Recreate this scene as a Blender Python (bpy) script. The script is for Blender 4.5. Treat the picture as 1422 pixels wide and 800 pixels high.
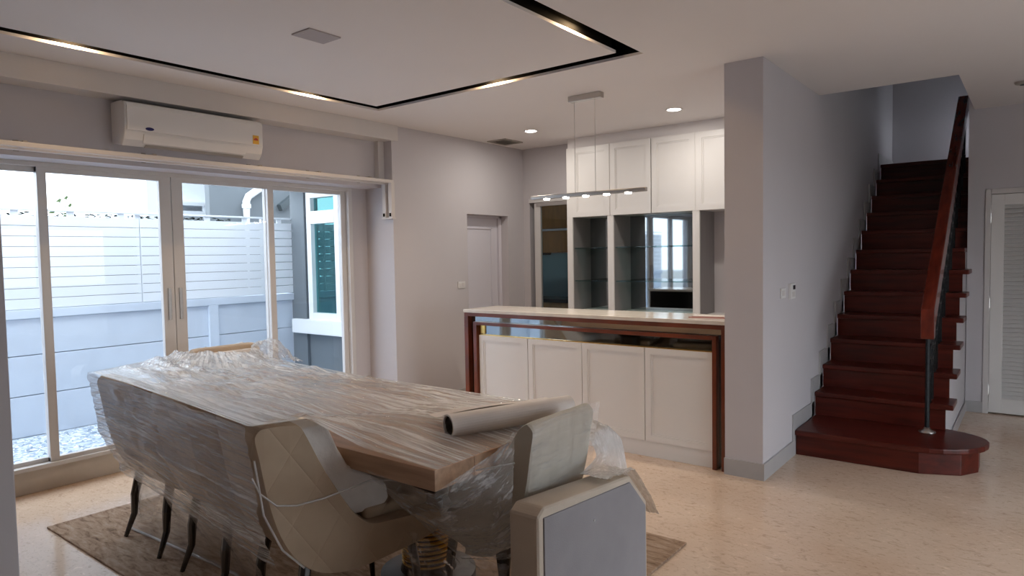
import bpy, bmesh, math, random
import numpy as np
from mathutils import Vector, Matrix, noise

random.seed(4)
for o in list(bpy.data.objects):
    bpy.data.objects.remove(o)
scene = bpy.context.scene
COL = scene.collection

# ------------------------------------------------------------------ camera
P0 = Vector((711., 400.)); V1 = Vector((1440., 342.)); V2 = Vector((-502., 376.))
FPX = math.sqrt(-(V1 - P0).dot(V2 - P0))
ay = Vector((V1.x - P0.x, V1.y - P0.y, FPX)).normalized()
ax = -Vector((V2.x - P0.x, V2.y - P0.y, FPX)).normalized()
az = ax.cross(ay)
R = Matrix((ax, ay, az))
cam_d = bpy.data.cameras.new('camera'); cam = bpy.data.objects.new('camera', cam_d)
COL.objects.link(cam)
m = Matrix.Identity(4)
for i in range(3):
    m[i][0] = R[i][0]; m[i][1] = -R[i][1]; m[i][2] = -R[i][2]
m[2][3] = 1.5
cam.matrix_world = m
cam_d.sensor_width = 36.0; cam_d.lens = FPX * 36.0 / 1422.0
cam_d.clip_start = 0.02
scene.camera = cam

# ------------------------------------------------------------------ sky and exposure
world = bpy.data.worlds.new('world'); scene.world = world; world.use_nodes = True
wn = world.node_tree.nodes; bgn = wn['Background']
bgn.inputs['Color'].default_value = (0.86, 0.93, 1.0, 1); bgn.inputs['Strength'].default_value = 4.3
vs = scene.view_settings
vs.view_transform = 'Standard'; vs.look = 'None'; vs.gamma = 1.0; vs.use_curve_mapping = False
vs.exposure = 0.22
scene.cycles.transparent_max_bounces = 20

# ------------------------------------------------------------------ materials
def newmat(name):
    mt = bpy.data.materials.new(name); mt.use_nodes = True
    nt = mt.node_tree; b = nt.nodes['Principled BSDF']
    return mt, nt, b
def N(nt, t, **kw):
    n = nt.nodes.new(t)
    for k, v in kw.items():
        if k in n.inputs: n.inputs[k].default_value = v
        else: setattr(n, k, v)
    return n
def coords(nt, scale=(1, 1, 1), rot=(0, 0, 0)):
    tc = N(nt, 'ShaderNodeTexCoord'); mp = N(nt, 'ShaderNodeMapping')
    mp.inputs['Scale'].default_value = scale; mp.inputs['Rotation'].default_value = rot
    nt.links.new(tc.outputs['Object'], mp.inputs['Vector'])
    return mp.outputs['Vector']
def ramp(nt, fac, stops):
    r = N(nt, 'ShaderNodeValToRGB'); e = r.color_ramp.elements
    e[0].position, e[0].color = stops[0][0], (*stops[0][1], 1)
    e[1].position, e[1].color = stops[-1][0], (*stops[-1][1], 1)
    for p, c in stops[1:-1]:
        x = e.new(p); x.color = (*c, 1)
    nt.links.new(fac, r.inputs['Fac'])
    return r.outputs['Color']
def mat(name, col, rough=0.5, metal=0.0, spec=0.5, var=0.0, scale=6.0, stretch=(1, 1, 1), bump=0.0, bscale=None, coat=0.0, emit=None):
    mt, nt, b = newmat(name)
    b.inputs['Base Color'].default_value = (*col, 1); b.inputs['Roughness'].default_value = rough
    b.inputs['Metallic'].default_value = metal; b.inputs['Specular IOR Level'].default_value = spec
    b.inputs['Coat Weight'].default_value = coat
    v = coords(nt, stretch)
    nz = N(nt, 'ShaderNodeTexNoise', Scale=scale, Detail=5.0); nt.links.new(v, nz.inputs['Vector'])
    if var:
        c = ramp(nt, nz.outputs['Fac'], [(0.3, tuple(x * (1 - var) for x in col)), (0.7, tuple(min(1, x * (1 + var)) for x in col))])
        nt.links.new(c, b.inputs['Base Color'])
    if bump:
        n2 = N(nt, 'ShaderNodeTexNoise', Scale=bscale or scale * 8, Detail=3.0); nt.links.new(v, n2.inputs['Vector'])
        bp = N(nt, 'ShaderNodeBump', Strength=bump, Distance=0.01)
        nt.links.new(n2.outputs['Fac'], bp.inputs['Height']); nt.links.new(bp.outputs['Normal'], b.inputs['Normal'])
    if emit:
        b.inputs['Emission Color'].default_value = (*emit[0], 1); b.inputs['Emission Strength'].default_value = emit[1]
    return mt

M = {}
M['wall'] = mat('wall_paint', (0.575, 0.55, 0.575), 0.75, var=0.015, scale=2, bump=0.03, bscale=140)
M['ceil'] = mat('ceiling_paint', (0.80, 0.765, 0.76), 0.8, var=0.01, scale=1.5)
M['trim'] = mat('trim_paint', (0.66, 0.63, 0.62), 0.55, var=0.01)
M['white'] = mat('white_lacquer', (0.80, 0.78, 0.765), 0.38, var=0.01, scale=3)
M['doorwhite'] = mat('door_lacquer', (0.70, 0.68, 0.74), 0.45, var=0.01, scale=3)
M['alu'] = mat('powder_coated_aluminium', (0.66, 0.65, 0.65), 0.35, var=0.02, scale=4, stretch=(1, 1, .2))
M['plastic'] = mat('white_plastic', (0.76, 0.75, 0.75), 0.35, var=0.01)
M['black'] = mat('black_liner', (0.004, 0.004, 0.004), 0.8, spec=0.05, var=0.2)
M['blackgloss'] = mat('black_gloss', (0.008, 0.008, 0.009), 0.15, var=0.2)
M['mahog'] = mat('mahogany', (0.085, 0.012, 0.007), 0.36, spec=0.35, var=0.35, scale=3, stretch=(1, 9, 9), bump=0.03, bscale=20, coat=0.0)
M['mahograil'] = mat('mahogany_rail', (0.15, 0.02, 0.009), 0.25, var=0.35, scale=3, stretch=(9, 1, 3), coat=0.3)
M['barwood'] = mat('bar_frame_wood', (0.16, 0.035, 0.014), 0.3, var=0.35, scale=4, stretch=(1, 6, 1), coat=0.2)
M['basegrey'] = mat('baseboard_tile', (0.43, 0.42, 0.425), 0.35, var=0.04, scale=8)
M['sill'] = mat('sill_stone', (0.56, 0.50, 0.43), 0.4, var=0.06, scale=7)
M['iron'] = mat('wrought_iron', (0.03, 0.034, 0.038), 0.35, metal=0.7, var=0.4, scale=60)
M['mirror'] = mat('smoked_mirror', (0.30, 0.33, 0.35), 0.03, metal=1.0, var=0.02)
M['bmirror'] = mat('bronze_mirror', (0.34, 0.36, 0.36), 0.04, metal=1.0, var=0.04)
M['gold'] = mat('brass', (0.80, 0.52, 0.16), 0.25, metal=1.0, var=0.1, scale=12)
M['steel'] = mat('brushed_steel', (0.52, 0.50, 0.48), 0.3, metal=1.0, var=0.06, scale=30, stretch=(.1, 1, 1))
M['greyside'] = mat('grey_laminate', (0.30, 0.29, 0.29), 0.5, var=0.05, scale=5, stretch=(3, 3, .4))
M['stone'] = mat('worktop_stone', (0.72, 0.67, 0.61), 0.12, var=0.06, scale=14)
def tufted():
    mt, nt, b = newmat('cream_tufted_upholstery')
    b.inputs['Roughness'].default_value = .7
    v = coords(nt)
    sp_ = N(nt, 'ShaderNodeSeparateXYZ'); nt.links.new(v, sp_.inputs[0])
    def diag(sgn):
        a = N(nt, 'ShaderNodeMath', operation='MULTIPLY'); a.inputs[1].default_value = sgn * .75; nt.links.new(sp_.outputs['Z'], a.inputs[0])
        c0 = N(nt, 'ShaderNodeMath', operation='ADD'); nt.links.new(sp_.outputs['Y'], c0.inputs[0]); nt.links.new(sp_.outputs['X'], c0.inputs[1])
        c1 = N(nt, 'ShaderNodeMath', operation='ADD'); nt.links.new(c0.outputs[0], c1.inputs[0]); nt.links.new(a.outputs[0], c1.inputs[1])
        c2 = N(nt, 'ShaderNodeMath', operation='MULTIPLY'); c2.inputs[1].default_value = 16.0; nt.links.new(c1.outputs[0], c2.inputs[0])
        c3 = N(nt, 'ShaderNodeMath', operation='SINE'); nt.links.new(c2.outputs[0], c3.inputs[0])
        c4 = N(nt, 'ShaderNodeMath', operation='ABSOLUTE'); nt.links.new(c3.outputs[0], c4.inputs[0])
        c5 = N(nt, 'ShaderNodeMath', operation='POWER'); c5.inputs[1].default_value = .35; nt.links.new(c4.outputs[0], c5.inputs[0])
        return c5.outputs[0]
    mn = N(nt, 'ShaderNodeMath', operation='MINIMUM'); nt.links.new(diag(1), mn.inputs[0]); nt.links.new(diag(-1), mn.inputs[1])
    bp = N(nt, 'ShaderNodeBump', Strength=.35, Distance=.012); nt.links.new(mn.outputs[0], bp.inputs['Height']); nt.links.new(bp.outputs['Normal'], b.inputs['Normal'])
    nz = N(nt, 'ShaderNodeTexNoise', Scale=9.0, Detail=5.0); nt.links.new(v, nz.inputs['Vector'])
    nt.links.new(ramp(nt, nz.outputs['Fac'], [(.3, (.47, .36, .255)), (.7, (.53, .415, .30))]), b.inputs['Base Color'])
    return mt
M['chair'] = tufted()
M['cushion'] = mat('white_cushion', (0.80, 0.77, 0.74), 0.85, var=0.04, scale=20, bump=0.25, bscale=60)
M['endchair'] = mat('stone_upholstery', (0.56, 0.52, 0.44), 0.6, var=0.05, scale=9, bump=0.08, bscale=160)
M['benchgrey'] = mat('grey_backing', (0.31, 0.30, 0.32), 0.8, var=0.08, scale=5, bump=0.1, bscale=200)
M['benchcream'] = mat('bench_upholstery', (0.60, 0.52, 0.43), 0.75, var=0.05, scale=8, bump=0.1, bscale=150)
M['chairleg'] = mat('dark_leg', (0.022, 0.016, 0.012), 0.2, var=0.3, scale=10, stretch=(1, 1, .2), coat=0.4)
M['paper'] = mat('paper_roll', (0.74, 0.68, 0.64), 0.5, var=0.03)
M['tablewood'] = mat('table_wood', (0.50, 0.32, 0.21), 0.35, var=0.28, scale=2.5, stretch=(1, 9, 9), bump=0.04, bscale=18)
M['kwood'] = mat('orange_veneer', (0.42, 0.19, 0.05), 0.4, var=0.15, scale=3, stretch=(6, 6, 1))
M['kdark'] = mat('dark_veneer', (0.035, 0.018, 0.010), 0.4, var=0.3, scale=3, stretch=(6, 6, 1))
M['kteal'] = mat('teal_glass_backsplash', (0.30, 0.46, 0.48), 0.12, var=0.04, scale=2)
M['extwhite'] = mat('exterior_white', (0.74, 0.78, 0.82), 0.7, var=0.02, scale=2)
M['extblue'] = mat('precast_concrete_paint', (0.58, 0.65, 0.74), 0.8, var=0.05, scale=3, bump=0.05, bscale=60)
M['extgrey'] = mat('grey_render', (0.155, 0.18, 0.20), 0.8, var=0.05, scale=3, bump=0.06, bscale=80)
M['extgrey2'] = mat('dark_grey_render', (0.155, 0.18, 0.20), 0.8, var=0.05, scale=3, bump=0.06, bscale=80)
M['extdark'] = mat('dark_trim', (0.06, 0.08, 0.09), 0.5, var=0.1)
M['upvc'] = mat('white_upvc', (0.85, 0.87, 0.88), 0.35, var=0.01)
M['tealglass'] = mat('teal_window_glass', (0.05, 0.12, 0.13), 0.05, spec=0.8, var=0.1, scale=1.5)
M['leaf'] = mat('leaf_green', (0.10, 0.16, 0.06), 0.5, var=0.3, scale=20)
M['hedge'] = mat('hedge_green', (0.012, 0.02, 0.014), 0.8, var=0.6, scale=25)
M['screen'] = mat('lcd_screen', (0.03, 0.035, 0.05), 0.2, var=0.1)
M['blue'] = mat('badge_blue', (0.02, 0.02, 0.14), 0.3, var=0.05)
M['stky'] = mat('sticker_yellow', (0.75, 0.42, 0.05), 0.4, var=0.1)
M['stkr'] = mat('sticker_red', (0.5, 0.05, 0.03), 0.4, var=0.1)
M['pink'] = mat('pink_cover', (0.42, 0.18, 0.17), 0.5, var=0.1)
M['taupe'] = mat('vent_taupe', (0.40, 0.37, 0.34), 0.7, var=0.05)
M['plate'] = mat('ceiling_plate_paint', (0.43, 0.39, 0.40), 0.6, var=0.02)
M['led'] = mat('led_lens', (1, 1, 1), 0.4, var=0.0, emit=((1.0, 0.95, 0.88), 14.0))
M['ledwarm'] = mat('warm_strip', (1, 0.8, 0.5), 0.4, emit=((1.0, 0.62, 0.28), 5.0))
M['cardboard'] = mat('brown_core', (0.10, 0.08, 0.07), 0.7, var=0.2)

def floor_mat():
    mt, nt, b = newmat('polished_marble_floor')
    v = coords(nt)
    vs_ = coords(nt, (1.0, 1.7, 1), (0, 0, 0.45))
    big = N(nt, 'ShaderNodeTexNoise', Scale=1.3, Detail=4.0); nt.links.new(v, big.inputs['Vector'])
    base = ramp(nt, big.outputs['Fac'], [(0.3, (0.68, 0.50, 0.37)), (0.7, (0.78, 0.63, 0.50))])
    ch = N(nt, 'ShaderNodeTexNoise', Scale=16.0, Detail=6.0, Roughness=0.65, Distortion=1.2); nt.links.new(vs_, ch.inputs['Vector'])
    spk = ramp(nt, ch.outputs['Fac'], [(0.30, (0.66, 0.59, 0.53)), (0.46, (1, 1, 1)), (0.60, (1, 1, 1)), (0.70, (1.28, 1.32, 1.38))])
    mx = N(nt, 'ShaderNodeMix', data_type='RGBA', blend_type='MULTIPLY'); mx.inputs[0].default_value = 0.75
    nt.links.new(base, mx.inputs[6]); nt.links.new(spk, mx.inputs[7])
    vo = N(nt, 'ShaderNodeTexNoise', Scale=42.0, Detail=2.0); nt.links.new(vs_, vo.inputs['Vector'])
    s2 = ramp(nt, vo.outputs['Fac'], [(0.28, (0.72, 0.64, 0.56)), (0.40, (1, 1, 1)), (1.0, (1, 1, 1))])
    m2 = N(nt, 'ShaderNodeMix', data_type='RGBA', blend_type='MULTIPLY'); m2.inputs[0].default_value = 0.6
    nt.links.new(mx.outputs[2], m2.inputs[6]); nt.links.new(s2, m2.inputs[7])
    nt.links.new(m2.outputs[2], b.inputs['Base Color'])
    b.inputs['Roughness'].default_value = 0.14; b.inputs['Specular IOR Level'].default_value = 0.5
    return mt
M['floor'] = floor_mat()

def rug_mat():
    mt, nt, b = newmat('distressed_rug')
    v = coords(nt, (1, 3.5, 1))
    n1 = N(nt, 'ShaderNodeTexNoise', Scale=9.0, Detail=8.0, Roughness=0.7, Distortion=0.6); nt.links.new(v, n1.inputs['Vector'])
    c = ramp(nt, n1.outputs['Fac'], [(0.30, (0.12, 0.068, 0.040)), (0.44, (0.31, 0.205, 0.135)), (0.56, (0.43, 0.305, 0.215)), (0.72, (0.50, 0.41, 0.33))])
    nt.links.new(c, b.inputs['Base Color']); b.inputs['Roughness'].default_value = 0.95
    n2 = N(nt, 'ShaderNodeTexNoise', Scale=220.0); nt.links.new(v, n2.inputs['Vector'])
    bp = N(nt, 'ShaderNodeBump', Strength=0.4, Distance=0.004); nt.links.new(n2.outputs['Fac'], bp.inputs['Height']); nt.links.new(bp.outputs['Normal'], b.inputs['Normal'])
    return mt
M['rug'] = rug_mat()

def gravel_mat():
    mt, nt, b = newmat('blue_grey_gravel')
    v = coords(nt)
    n1 = N(nt, 'ShaderNodeTexVoronoi', Scale=34.0); nt.links.new(v, n1.inputs['Vector'])
    c = ramp(nt, n1.outputs['Color'], [(0.1, (0.20, 0.27, 0.36)), (0.5, (0.48, 0.56, 0.66)), (0.9, (0.85, 0.88, 0.92))])
    nt.links.new(c, b.inputs['Base Color']); b.inputs['Roughness'].default_value = 0.9
    return mt
M['gravel'] = gravel_mat()

def schlick(nt, f0=0.04, front_only=False):
    lw = N(nt, 'ShaderNodeLayerWeight', Blend=0.5)
    p = N(nt, 'ShaderNodeMath', operation='POWER'); p.inputs[1].default_value = 5.0; nt.links.new(lw.outputs['Facing'], p.inputs[0])
    a = N(nt, 'ShaderNodeMath', operation='MULTIPLY_ADD'); a.inputs[1].default_value = 1 - f0; a.inputs[2].default_value = f0; nt.links.new(p.outputs[0], a.inputs[0])
    if not front_only: return a.outputs[0]
    g = N(nt, 'ShaderNodeNewGeometry'); i = N(nt, 'ShaderNodeMath', operation='SUBTRACT'); i.inputs[0].default_value = 1.0; nt.links.new(g.outputs['Backfacing'], i.inputs[1])
    m_ = N(nt, 'ShaderNodeMath', operation='MULTIPLY'); nt.links.new(a.outputs[0], m_.inputs[0]); nt.links.new(i.outputs[0], m_.inputs[1])
    return m_.outputs[0]
def glass_mat(name, tint=(1, 1, 1), refl=1.0, f0=.05, rtint=(1, 1, 1)):
    mt, nt, b = newmat(name); nt.nodes.remove(b)
    out = nt.nodes['Material Output']
    tr = N(nt, 'ShaderNodeBsdfTransparent'); tr.inputs['Color'].default_value = (*tint, 1)
    gl = N(nt, 'ShaderNodeBsdfGlossy', Roughness=0.01); gl.inputs['Color'].default_value = (refl * rtint[0], refl * rtint[1], refl * rtint[2], 1)
    mx = N(nt, 'ShaderNodeMixShader'); nt.links.new(schlick(nt, f0, True), mx.inputs[0])
    nt.links.new(tr.outputs[0], mx.inputs[1]); nt.links.new(gl.outputs[0], mx.inputs[2]); nt.links.new(mx.outputs[0], out.inputs['Surface'])
    return mt
M['glass'] = glass_mat('door_glass', (0.97, 0.985, 1.0), 0.55)
M['shelfglass'] = glass_mat('shelf_glass', (0.55, 0.72, 0.72), 0.7)
M['bayglass'] = glass_mat('teal_solar_glass', (0.40, 0.62, 0.64), 1.0, .20, (0.38, 0.92, 0.95))
M['kglass'] = glass_mat('kitchen_door_glass', (0.80, 0.84, 0.85), 0.5)

def film_mat(name, rot, lo, hi, scale=5.0, stretch=(1, 14, 14), white=0.85, bumpd=0.012, grad=0.0, bias=0.0):
    """thin clear stretch film: mostly see-through, milky streaks for gathered film and for shine painted in white"""
    mt, nt, b = newmat(name)
    out = nt.nodes['Material Output']
    tc = N(nt, 'ShaderNodeTexCoord'); mp = N(nt, 'ShaderNodeMapping'); mp.inputs['Scale'].default_value = stretch; mp.inputs['Rotation'].default_value = rot
    nt.links.new(tc.outputs['UV'], mp.inputs['Vector'])
    n1 = N(nt, 'ShaderNodeTexNoise', Scale=scale, Detail=8.0, Roughness=0.72, Distortion=0.2); nt.links.new(mp.outputs['Vector'], n1.inputs['Vector'])
    n3 = N(nt, 'ShaderNodeTexNoise', Scale=2.2, Detail=3.0); nt.links.new(tc.outputs['UV'], n3.inputs['Vector'])
    add = N(nt, 'ShaderNodeMath', operation='MULTIPLY_ADD'); add.inputs[1].default_value = 0.45
    nt.links.new(n3.outputs['Fac'], add.inputs[0]); nt.links.new(n1.outputs['Fac'], add.inputs[2])
    su = N(nt, 'ShaderNodeSeparateXYZ'); nt.links.new(tc.outputs['UV'], su.inputs[0])
    gd = N(nt, 'ShaderNodeMath', operation='MULTIPLY_ADD'); gd.inputs[1].default_value = -grad; nt.links.new(su.outputs['X'], gd.inputs[0]); nt.links.new(add.outputs[0], gd.inputs[2])
    gb = N(nt, 'ShaderNodeMath', operation='ADD'); gb.inputs[1].default_value = bias; nt.links.new(gd.outputs[0], gb.inputs[0])
    fac = ramp(nt, gb.outputs[0], [(0.60, (lo,) * 3), (0.74, (lo + (hi - lo) * .22,) * 3), (0.86, (hi,) * 3)])  # white streaks: gathered film, plus highlights put into the colour
    b.inputs['Base Color'].default_value = (white, white, white, 1)
    b.inputs['Roughness'].default_value = 0.16; b.inputs['Specular IOR Level'].default_value = 0.9
    bp = N(nt, 'ShaderNodeBump', Strength=0.7, Distance=bumpd)
    nt.links.new(n1.outputs['Fac'], bp.inputs['Height']); nt.links.new(bp.outputs['Normal'], b.inputs['Normal'])
    tr = N(nt, 'ShaderNodeBsdfTransparent')
    gl = N(nt, 'ShaderNodeBsdfGlossy', Roughness=0.10); nt.links.new(bp.outputs['Normal'], gl.inputs['Normal'])
    m0 = N(nt, 'ShaderNodeMixShader'); nt.links.new(schlick(nt, .13), m0.inputs[0]); nt.links.new(tr.outputs[0], m0.inputs[1]); nt.links.new(gl.outputs[0], m0.inputs[2])
    mx = N(nt, 'ShaderNodeMixShader'); nt.links.new(fac, mx.inputs[0]); nt.links.new(m0.outputs[0], mx.inputs[1]); nt.links.new(b.outputs[0], mx.inputs[2])
    nt.links.new(mx.outputs[0], out.inputs['Surface'])
    return mt
M['film_top'] = film_mat('stretch_film_top', (0, 0, 0.10), 0.06, 0.95, scale=3.2, stretch=(1.0, 15, 1), bias=0.06)
M['film_side'] = film_mat('stretch_film_side', (0, 0, 0.16), 0.03, 0.85, scale=3.2, stretch=(0.9, 12, 1), bias=0.03)
M['film_thin'] = film_mat('stretch_film_thin', (0, 0, 0.5), 0.03, 0.30, scale=2.5, stretch=(1.0, 5, 1))
M['film_crinkle'] = film_mat('stretch_film_crinkled', (0, 0, 0.4), 0.08, 0.75, scale=5.0, stretch=(1.2, 3, 1), bumpd=0.03)
M['bubble'] = film_mat('bubble_wrap', (0, 0, 0.3), 0.55, 0.9, scale=6.0, stretch=(1.5, 3, 1), bumpd=0.02)

# ------------------------------------------------------------------ mesh helpers
class MB:
    def __init__(s): s.bm = bmesh.new()
    def box(s, x0, x1, y0, y1, z0, z1):
        v = [s.bm.verts.new(p) for p in ((x0, y0, z0), (x1, y0, z0), (x1, y1, z0), (x0, y1, z0), (x0, y0, z1), (x1, y0, z1), (x1, y1, z1), (x0, y1, z1))]
        for f in ((0, 3, 2, 1), (4, 5, 6, 7), (0, 1, 5, 4), (1, 2, 6, 5), (2, 3, 7, 6), (3, 0, 4, 7)):
            s.bm.faces.new([v[i] for i in f])
        return s
    def prism(s, poly, axis, a, b):
        def mk(p, t):
            return {'x': (t, p[0], p[1]), 'y': (p[0], t, p[1]), 'z': (p[0], p[1], t)}[axis]
        A = [s.bm.verts.new(mk(p, a)) for p in poly]; B = [s.bm.verts.new(mk(p, b)) for p in poly]
        n = len(poly)
        s.bm.faces.new(A); s.bm.faces.new(B[::-1])
        for i in range(n): s.bm.faces.new((A[i], B[i], B[(i + 1) % n], A[(i + 1) % n]))
        return s
    def tube(s, pts, r, n=8, cap=True):
        pts = [Vector(p) for p in pts]; rings = []
        rr = r if isinstance(r, (list, tuple)) else [r] * len(pts)
        for i, p in enumerate(pts):
            d = (pts[min(i + 1, len(pts) - 1)] - pts[max(i - 1, 0)]).normalized()
            u = d.cross(Vector((0, 0, 1)))
            if u.length < 1e-3: u = d.cross(Vector((0, 1, 0)))
            u.normalize(); w = d.cross(u)
            rings.append([s.bm.verts.new(p + rr[i] * (math.cos(2 * math.pi * k / n) * u + math.sin(2 * math.pi * k / n) * w)) for k in range(n)])
        for a, b in zip(rings[:-1], rings[1:]):
            for k in range(n): s.bm.faces.new((a[k], a[(k + 1) % n], b[(k + 1) % n], b[k]))
        if cap:
            s.bm.faces.new(rings[0][::-1]); s.bm.faces.new(rings[-1])
        return s
    def lathe(s, prof, cx=0, cy=0, n=24):
        rings = []
        for r, z in prof:
            rings.append([s.bm.verts.new((cx + r * math.cos(2 * math.pi * k / n), cy + r * math.sin(2 * math.pi * k / n), z)) for k in range(n)])
        for a, b in zip(rings[:-1], rings[1:]):
            for k in range(n): s.bm.faces.new((a[k], a[(k + 1) % n], b[(k + 1) % n], b[k]))
        s.bm.faces.new(rings[0][::-1]); s.bm.faces.new(rings[-1])
        return s
    def grid(s, pts):
        nu, nv = len(pts), len(pts[0])
        vv = [[s.bm.verts.new(p) for p in row] for row in pts]
        uvl = s.bm.loops.layers.uv.verify()
        for i in range(nu - 1):
            for j in range(nv - 1):
                f = s.bm.faces.new((vv[i][j], vv[i + 1][j], vv[i + 1][j + 1], vv[i][j + 1]))
                for l, (a, b) in zip(f.loops, ((i, j), (i + 1, j), (i + 1, j + 1), (i, j + 1))):
                    l[uvl].uv = (a / (nu - 1), b / (nv - 1))
        return s
    def build(s, name, mt, parent=None, bevel=0, smooth=False, seg=2, world=False, sub=0):
        bmesh.ops.recalc_face_normals(s.bm, faces=s.bm.faces)
        if bevel:
            es = [e for e in s.bm.edges if len(e.link_faces) == 2 and e.calc_face_angle(0) > 0.6]
            bmesh.ops.bevel(s.bm, geom=es, offset=bevel, segments=seg, affect='EDGES', profile=0.6, clamp_overlap=True)
        if world and parent:
            bmesh.ops.transform(s.bm, matrix=parent.matrix_world.inverted() if parent.matrix_world != Matrix.Identity(4) else Matrix.Translation(-parent.location), verts=s.bm.verts)
        me = bpy.data.meshes.new(name); s.bm.to_mesh(me); s.bm.free()
        if smooth:
            for p in me.polygons: p.use_smooth = True
        me.materials.append(M[mt] if isinstance(mt, str) else mt)
        o = bpy.data.objects.new(name, me); COL.objects.link(o)
        if parent: o.parent = parent
        if sub:
            md = o.modifiers.new('sub', 'SUBSURF'); md.levels = sub; md.render_levels = sub
        return o
def tag(o, label, cat, group=None):
    o['label'] = label; o['category'] = cat
    if group: o['group'] = group
    return o
def struct(o):
    o['kind'] = 'structure'; return o
def thing(name, label=None, cat=None, loc=(0, 0, 0), rz=0, group=None):
    o = bpy.data.objects.new(name, None); COL.objects.link(o); o.empty_display_size = 0.1
    o.location = loc; o.rotation_euler = (0, 0, rz)
    if label: tag(o, label, cat, group)
    return o
def sroot(name, loc=(0, 0, 0)):
    return struct(thing(name, loc=loc))
def box(x0, x1, y0, y1, z0, z1): return MB().box(x0, x1, y0, y1, z0, z1)
def dup(root, loc, rz, label=None, group=None):
    r = root.copy(); COL.objects.link(r); r.location = loc; r.rotation_euler = (0, 0, rz)
    if label: r['label'] = label
    if group: r['group'] = group
    for ch in list(root.children):
        c = ch.copy(); COL.objects.link(c); c.parent = r
        for g in list(ch.children):
            d = g.copy(); COL.objects.link(d); d.parent = c
    return r
def copy_part(o, loc, parent):
    c = o.copy(); COL.objects.link(c); c.parent = parent; c.location = loc
    return c
def lerp(a, b, t): return tuple(x + (y - x) * t for x, y in zip(a, b))
def polyat(poly, t):
    d = [0]
    for a, b in zip(poly[:-1], poly[1:]): d.append(d[-1] + (Vector(a) - Vector(b)).length)
    s = t * d[-1]
    for i in range(len(poly) - 1):
        if s <= d[i + 1] + 1e-9:
            return lerp(poly[i], poly[i + 1], (s - d[i]) / max(1e-9, d[i + 1] - d[i]))
    return poly[-1]

CE = 2.735      # ceiling height
XL = -4.79      # left wall
XS = -1.393     # stair wall face
# ------------------------------------------------------------------ floor, ceiling
struct(box(-5.3, 2.4, -2.6, 7.5, -0.12, 0).build('floor', 'floor'))
# outer slot edge and stair void
SX0, SX1, SY0, SY1 = -4.405, -1.945, 0.55, 3.878
GAP = 0.125
VX0, VX1, VY0 = XS, -0.46, 5.85
c = MB()
T = CE + 0.017
for b in ((-5.3, SX0, -2.6, 7.5), (SX1, VX0, -2.6, 4.6), (SX1, -1.5, 4.6, 6.7), (SX0, SX1, -2.6, SY0), (SX0, SX1, SY1, 6.7),
          (VX0, VX1, -2.6, VY0), (VX1, 2.4, -2.6, 7.5), (SX0 + GAP, SX1 - GAP, SY0 + GAP, SY1 - GAP)):
    c.box(b[0], b[1], b[2], b[3], CE, T)
ceil = struct(c.build('ceiling', 'ceil'))
c = MB()   # black lining of the slot
for z0, z1, o_ in ((T, 2.93, 0.006),):
    c.box(SX0 - .05, SX0 - o_ + .004, SY0 - .05, SY1 + .05, z0, z1); c.box(SX1 + o_ - .004, SX1 + .05, SY0 - .05, SY1 + .05, z0, z1)
    c.box(SX0 - .05, SX1 + .05, SY0 - .05, SY0, z0, z1); c.box(SX0 - .05, SX1 + .05, SY1, SY1 + .05, z0, z1)
    c.box(SX0 + GAP, SX1 - GAP, SY0 + GAP, SY0 + GAP + .05, z0, z1); c.box(SX0 + GAP, SX1 - GAP, SY1 - GAP - .05, SY1 - GAP, z0, z1)
    c.box(SX0 + GAP, SX0 + GAP + .05, SY0 + GAP, SY1 - GAP, z0, z1); c.box(SX1 - GAP - .05, SX1 - GAP, SY0 + GAP, SY1 - GAP, z0, z1)
c.box(SX0 - .05, SX1 + .05, SY0 - .05, SY1 + .05, 2.93, 2.945)
c.build('slot_liner', 'black', ceil)
u = MB()   # slab of the floor above
u.box(-5.6, -1.5, -2.7, 9.5, 2.95, 3.1); u.box(VX1, 2.5, -2.7, 9.5, 2.95, 3.1); u.box(-1.5, VX1, -2.7, VY0 - .031, 2.95, 3.1)
u.box(VX0 - .05, VX1, VY0 - .03, VY0, T, 3.1); u.box(VX1 - .001, VX1 + .03, VY0, 7.4, T, 3.101)
struct(u.build('ceiling_upper', 'ceil'))

# ------------------------------------------------------------------ left wall with recessed glass door
DY0, DY1 = 5.415, 6.12
GY0 = 0.83   # start of the glazing
w = MB()
w.box(-5.3, XL, 4.37, DY0, 0, 2.95); w.box(-5.3, XL, DY1, 6.55, 0, 2.95); w.box(-5.3, XL, DY0, DY1, 1.95, 2.95); w.box(-5.3, -5.0, DY0, DY1, 0, 1.95)
w.box(-5.35, -5.17, 4.185, 4.37, 0, 2.95)
w.box(-5.35, -5.17, -2.6, GY0 - .05, 0, 2.95)
w.box(-5.35, -4.95, -2.6, 4.37, 2.165, 2.95)
struct(w.build('wall_left', 'wall'))
struct(box(-5.0, -4.765, -2.6, 4.431, 2.592, CE).build('trim_1', 'trim'))
struct(box(XL - .01, XL + .012, 4.36, DY0, 0, .10).build('baseboard_left', 'basegrey', bevel=.003))
struct(box(XL - .01, XL + .012, DY1, 6.42, 0, .10).build('baseboard_left_far', 'basegrey', bevel=.003))
# corner pipe cover above the curtain rail
struct(box(-4.955, -4.895, 4.30, 4.372, 2.24, 2.595).build('trim_2', 'trim', bevel=.004))

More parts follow.
